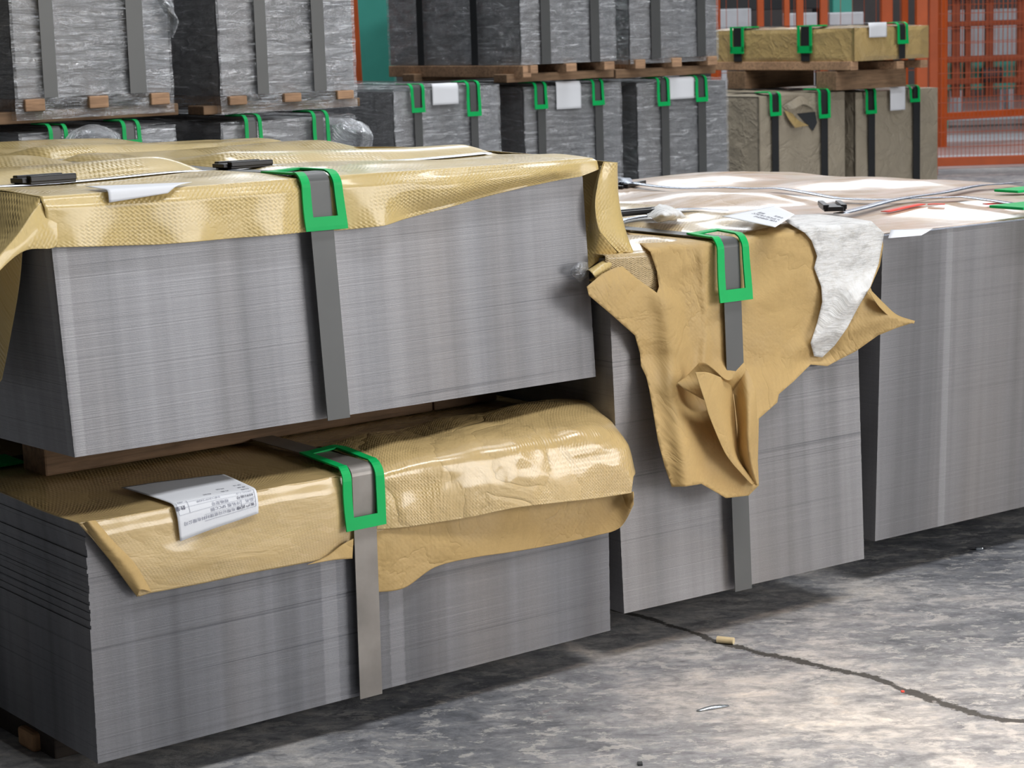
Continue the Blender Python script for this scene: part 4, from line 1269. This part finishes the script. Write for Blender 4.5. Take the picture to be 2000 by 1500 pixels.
# ================================================================== BEHIND: column, posts, fence, machines
def upright(name, label, cat, x0, x1, Z, z0, z1, mat, dep=None, group=None, bev=0.004):
    A = at_depth(x0, 200, Z); Bp = at_depth(x1, 200, Z)
    w = abs(Bp[0] - A[0]); dep = dep or w
    mb = MB(); mb.box((0, 0, 0), (w, dep, z1 - z0), None, bev)
    o = mb.build(name, mat); o.location = (A[0], A[1], z0)
    tag(o, label, cat, group); return o


upright('steel_column', 'teal green steel column between the back bundles', 'column', 700, 772, 10.0, 0, 4.0, M['teal'], 0.2)
P0 = at_depth(686, 0, 9.6); P1 = at_depth(704, 175, 9.6)
mb = MB(); mb.box((0, 0, 0), (0.052, 0.05, 2.6), None, 0.003); o = mb.build('orange_post', M['orange']); o.location = (P1[0] - 0.026, P1[1], 0); o.rotation_euler = (0, -0.02, 0)
tag(o, 'slim orange post standing against the teal column', 'post')


def fence_panel(label, xl, xr, Z0, Z1, zb, zt, wires=0.028, rows_=0.10, posts=True, wr_=0.0022):
    """welded mesh panel in a tube frame, between two depths"""
    A = at_depth(xl, 250, Z0); Bp = at_depth(xr, 250, Z1)
    L_ = math.hypot(Bp[0] - A[0], Bp[1] - A[1]); yaw = math.atan2(Bp[1] - A[1], Bp[0] - A[0])
    e = bpy.data.objects.new('mesh_fence', None); C.objects.link(e); e.location = (A[0], A[1], 0); e.rotation_euler = (0, 0, yaw)
    tag(e, label, 'fence')
    mb = MB()
    n = int(L_ / wires)
    for i in range(1, n): x = i * wires; mb.tube((x, 0, zb), (x, 0, zt), wr_, 4)
    k = int((zt - zb) / rows_)
    for i in range(1, k): z = zb + i * rows_; mb.tube((0, -0.003, z), (L_, -0.003, z), 0.003, 4)
    mb.build('wire_mesh', M['orangeD'], e)
    for (nm, a, b) in [('rail', (0, -0.025, zb - 0.03), (L_, 0.025, zb + 0.03)), ('rail', (0, -0.015, zt - 0.03), (L_, 0.015, zt + 0.03))]:
        mb = MB(); mb.box(a, b, None, 0.004); mb.build(nm, M['orange'], e)
    if posts:
        for x in (0, L_):
            mb = MB(); mb.box((x - 0.03, -0.03, 0), (x + 0.03, 0.03, zt + 0.05), None, 0.004); mb.build('post', M['orange'], e)
    return e


fence_panel('orange wire mesh fence panel at the right frame edge behind the paper bundles', 1822, 2200, 14.6, 14.6, 0.09, 2.2)
fence_panel('second orange mesh fence farther back, seen through the first', 1840, 2300, 17.5, 18.5, 0.25, 2.3, 0.05, 0.15)
fence_panel('orange mesh fence above the brown paper package', 1400, 1800, 16.0, 15.2, 0.1, 2.4, 0.09, 0.3)
for i, (x0, x1, Z, lb) in enumerate([(1481, 1494, 14.5, 'orange post standing left above the brown package'), (1533, 1544, 13.5, 'thin orange post, left of a close pair above the brown package'),
                                     (1557, 1571, 13.5, 'thin orange post, right of a close pair above the brown package'), (1603, 1618, 14.2, 'orange post above the middle of the brown package'),
                                     (1722, 1744, 14.2, 'broad orange post above the white label of the brown package'), (1762, 1774, 13.8, 'narrow orange post right of the broad one'),
                                     (1790, 1812, 13.6, 'orange post just left of the right fence end post')]):
    upright('orange_post', lb, 'post', x0, x1, Z, 0, 2.4, M['orange'])
# orange machine frame behind the fence, from uprights and beams
e = bpy.data.objects.new('gantry_machine', None); C.objects.link(e); P = at_depth(1850, 230, 20.0); e.location = (P[0], P[1], 0)
tag(e, 'orange steel machine frame with uprights and beams behind the mesh fence', 'machine')
for (x, w) in [(0.05, 0.07), (0.17, 0.05), (0.36, 0.07), (0.66, 0.08), (1.0, 0.05)]:
    mb = MB(); mb.box((x, 0, 0.30), (x + w, 0.08, 2.3), None, 0.004); mb.build('upright', M['frame'], e)
for (z, t) in [(0.42, 0.05), (0.62, 0.06), (0.95, 0.05), (1.20, 0.08)]:
    mb = MB(); mb.box((-0.1, -0.05, z), (1.5, -0.0, z + t), None, 0.004); mb.build('beam', M['frame'], e)
mb = MB(); mb.tube((0.3, -0.1, 0.5), (0.48, -0.1, 0.5), 0.07, 16); mb.build('roller', M['dark'], e)


def cabinet(name, label, cat, x0, x1, y0, y1, Z, mat, dep=0.4):
    A = at_depth(x0, y0, Z); Bq = at_depth(x1, y1, Z)
    mb = MB(); z0 = min(A[2], Bq[2]); mb.box((0, 0, 0), (Bq[0] - A[0], dep, A[2] - z0), None, 0.01)
    if z0 > 0.05:
        for xx in (0.02, Bq[0] - A[0] - 0.07): mb.box((xx, 0.05, -z0), (xx + 0.05, dep - 0.05, 0.01))
    o = mb.build(name, mat); o.location = (A[0], A[1], z0); tag(o, label, cat); return o


cabinet('machine_cabinet', 'pale cabinet behind the orange posts above the brown package', 'cabinet', 1620, 1690, 25, 120, 16.5, M['cab'])
cabinet('machine_cabinet', 'small pale box behind the close pair of orange posts', 'cabinet', 1540, 1600, 26, 120, 17.5, M['cab'])
cabinet('machine_cabinet', 'pale low cabinet left behind the first orange post', 'cabinet', 1405, 1470, 18, 110, 18.5, M['cab'])
cabinet('machine_housing', 'turquoise machine housing behind the orange posts', 'machine', 1626, 1668, -40, 30, 18.5, M['teal'])
cabinet('machine_housing', 'dark machine housing beside the turquoise one', 'machine', 1405, 1625, -60, 16, 20.0, M['dark'], 0.8)
cabinet('machine_housing', 'grey-green machine housing low behind the right fence', 'machine', 1840, 2100, 120, 170, 20.0, M['teal'], 0.8)
cabinet('machine_housing', 'pale grey machine body behind the right fence', 'machine', 1870, 1990, 20, 118, 22.6, M['cab'], 0.5)
mb = MB(); mb.box((1.5, 15.2, 0.0), (12, 30, 0.004)); o = mb.build('floor_paint', M['redfloor']); tag(o, kind='structure')
mb = MB(); mb.box((-14, 32, 0), (14, 32.3, 8)); o = mb.build('wall_back', M['wall']); tag(o, kind='structure')
for k, (za) in enumerate((16.0, 18.2, 21.5)):
    mb = MB(); mb.box((2.6, za, 0.004), (8, za + (0.5, 0.9, 1.4)[k], 0.006)); o = mb.build('floor_stripe', M['cab']); tag(o, 'pale painted stripe on the red floor behind the fence, %s' % ('nearest', 'middle', 'farthest')[k], 'floor stripe')
# low slab behind the right bundle
P = at_depth(1835, 366, 9.5)

# ================================================================== small things on the floor
P = on_floor(1417, 1250, 0.007)
mb = MB(); mb.tube((-0.016, 0, 0), (0.016, 0, 0), 0.0065, 14); o = mb.build('wood_stub', M['stub']); o.location = (P[0], P[1], 0.0066); o.rotation_euler = (0, 0, -0.45)
tag(o, 'short pale wooden stub lying on the crack in the concrete floor', 'debris')
P = on_floor(1395, 1388)
vs = []
for i in range(10):
    t = i / 9; vs += [(t * 0.055 - 0.03, t * 0.022, 0.001 + 0.004 * math.sin(t * 3)), (t * 0.055 - 0.028, t * 0.022 - 0.006, 0.0015)]
o = obj('tin_scrap', vs, [(2 * i, 2 * i + 1, 2 * i + 3, 2 * i + 2) for i in range(9)], M['tin'], thick=0.0006, smooth=True); o.location = (P[0], P[1], 0.0005)
tag(o, 'thin sliver of metal scrap on the floor below the wooden stub', 'debris')
P = on_floor(1763, 1352)
mb = MB(); mb.box((-0.003, -0.003, 0), (0.003, 0.003, 0.003), None, 0.001); o = mb.build('plastic_crumb', M['red']); o.location = (P[0], P[1], 0)
tag(o, 'tiny orange-red crumb lying beside the floor crack', 'debris')
P = on_floor(1912, 1074)
mb = MB(); mb.box((-0.008, -0.005, 0), (0.008, 0.005, 0.006), None, 0.002); o = mb.build('tin_scrap', M['tin']); o.location = (P[0], P[1], 0)
tag(o, 'small shiny scrap on the floor in front of the large right bundle', 'debris')
P = on_floor(1250, 1494)
mb = MB(); mb.box((-0.004, -0.006, 0), (0.004, 0.006, 0.004), None, 0.001); o = mb.build('dark_chip', M['dark']); o.location = (P[0], P[1], 0)
tag(o, 'small dark chip on the floor at the bottom frame edge', 'debris')
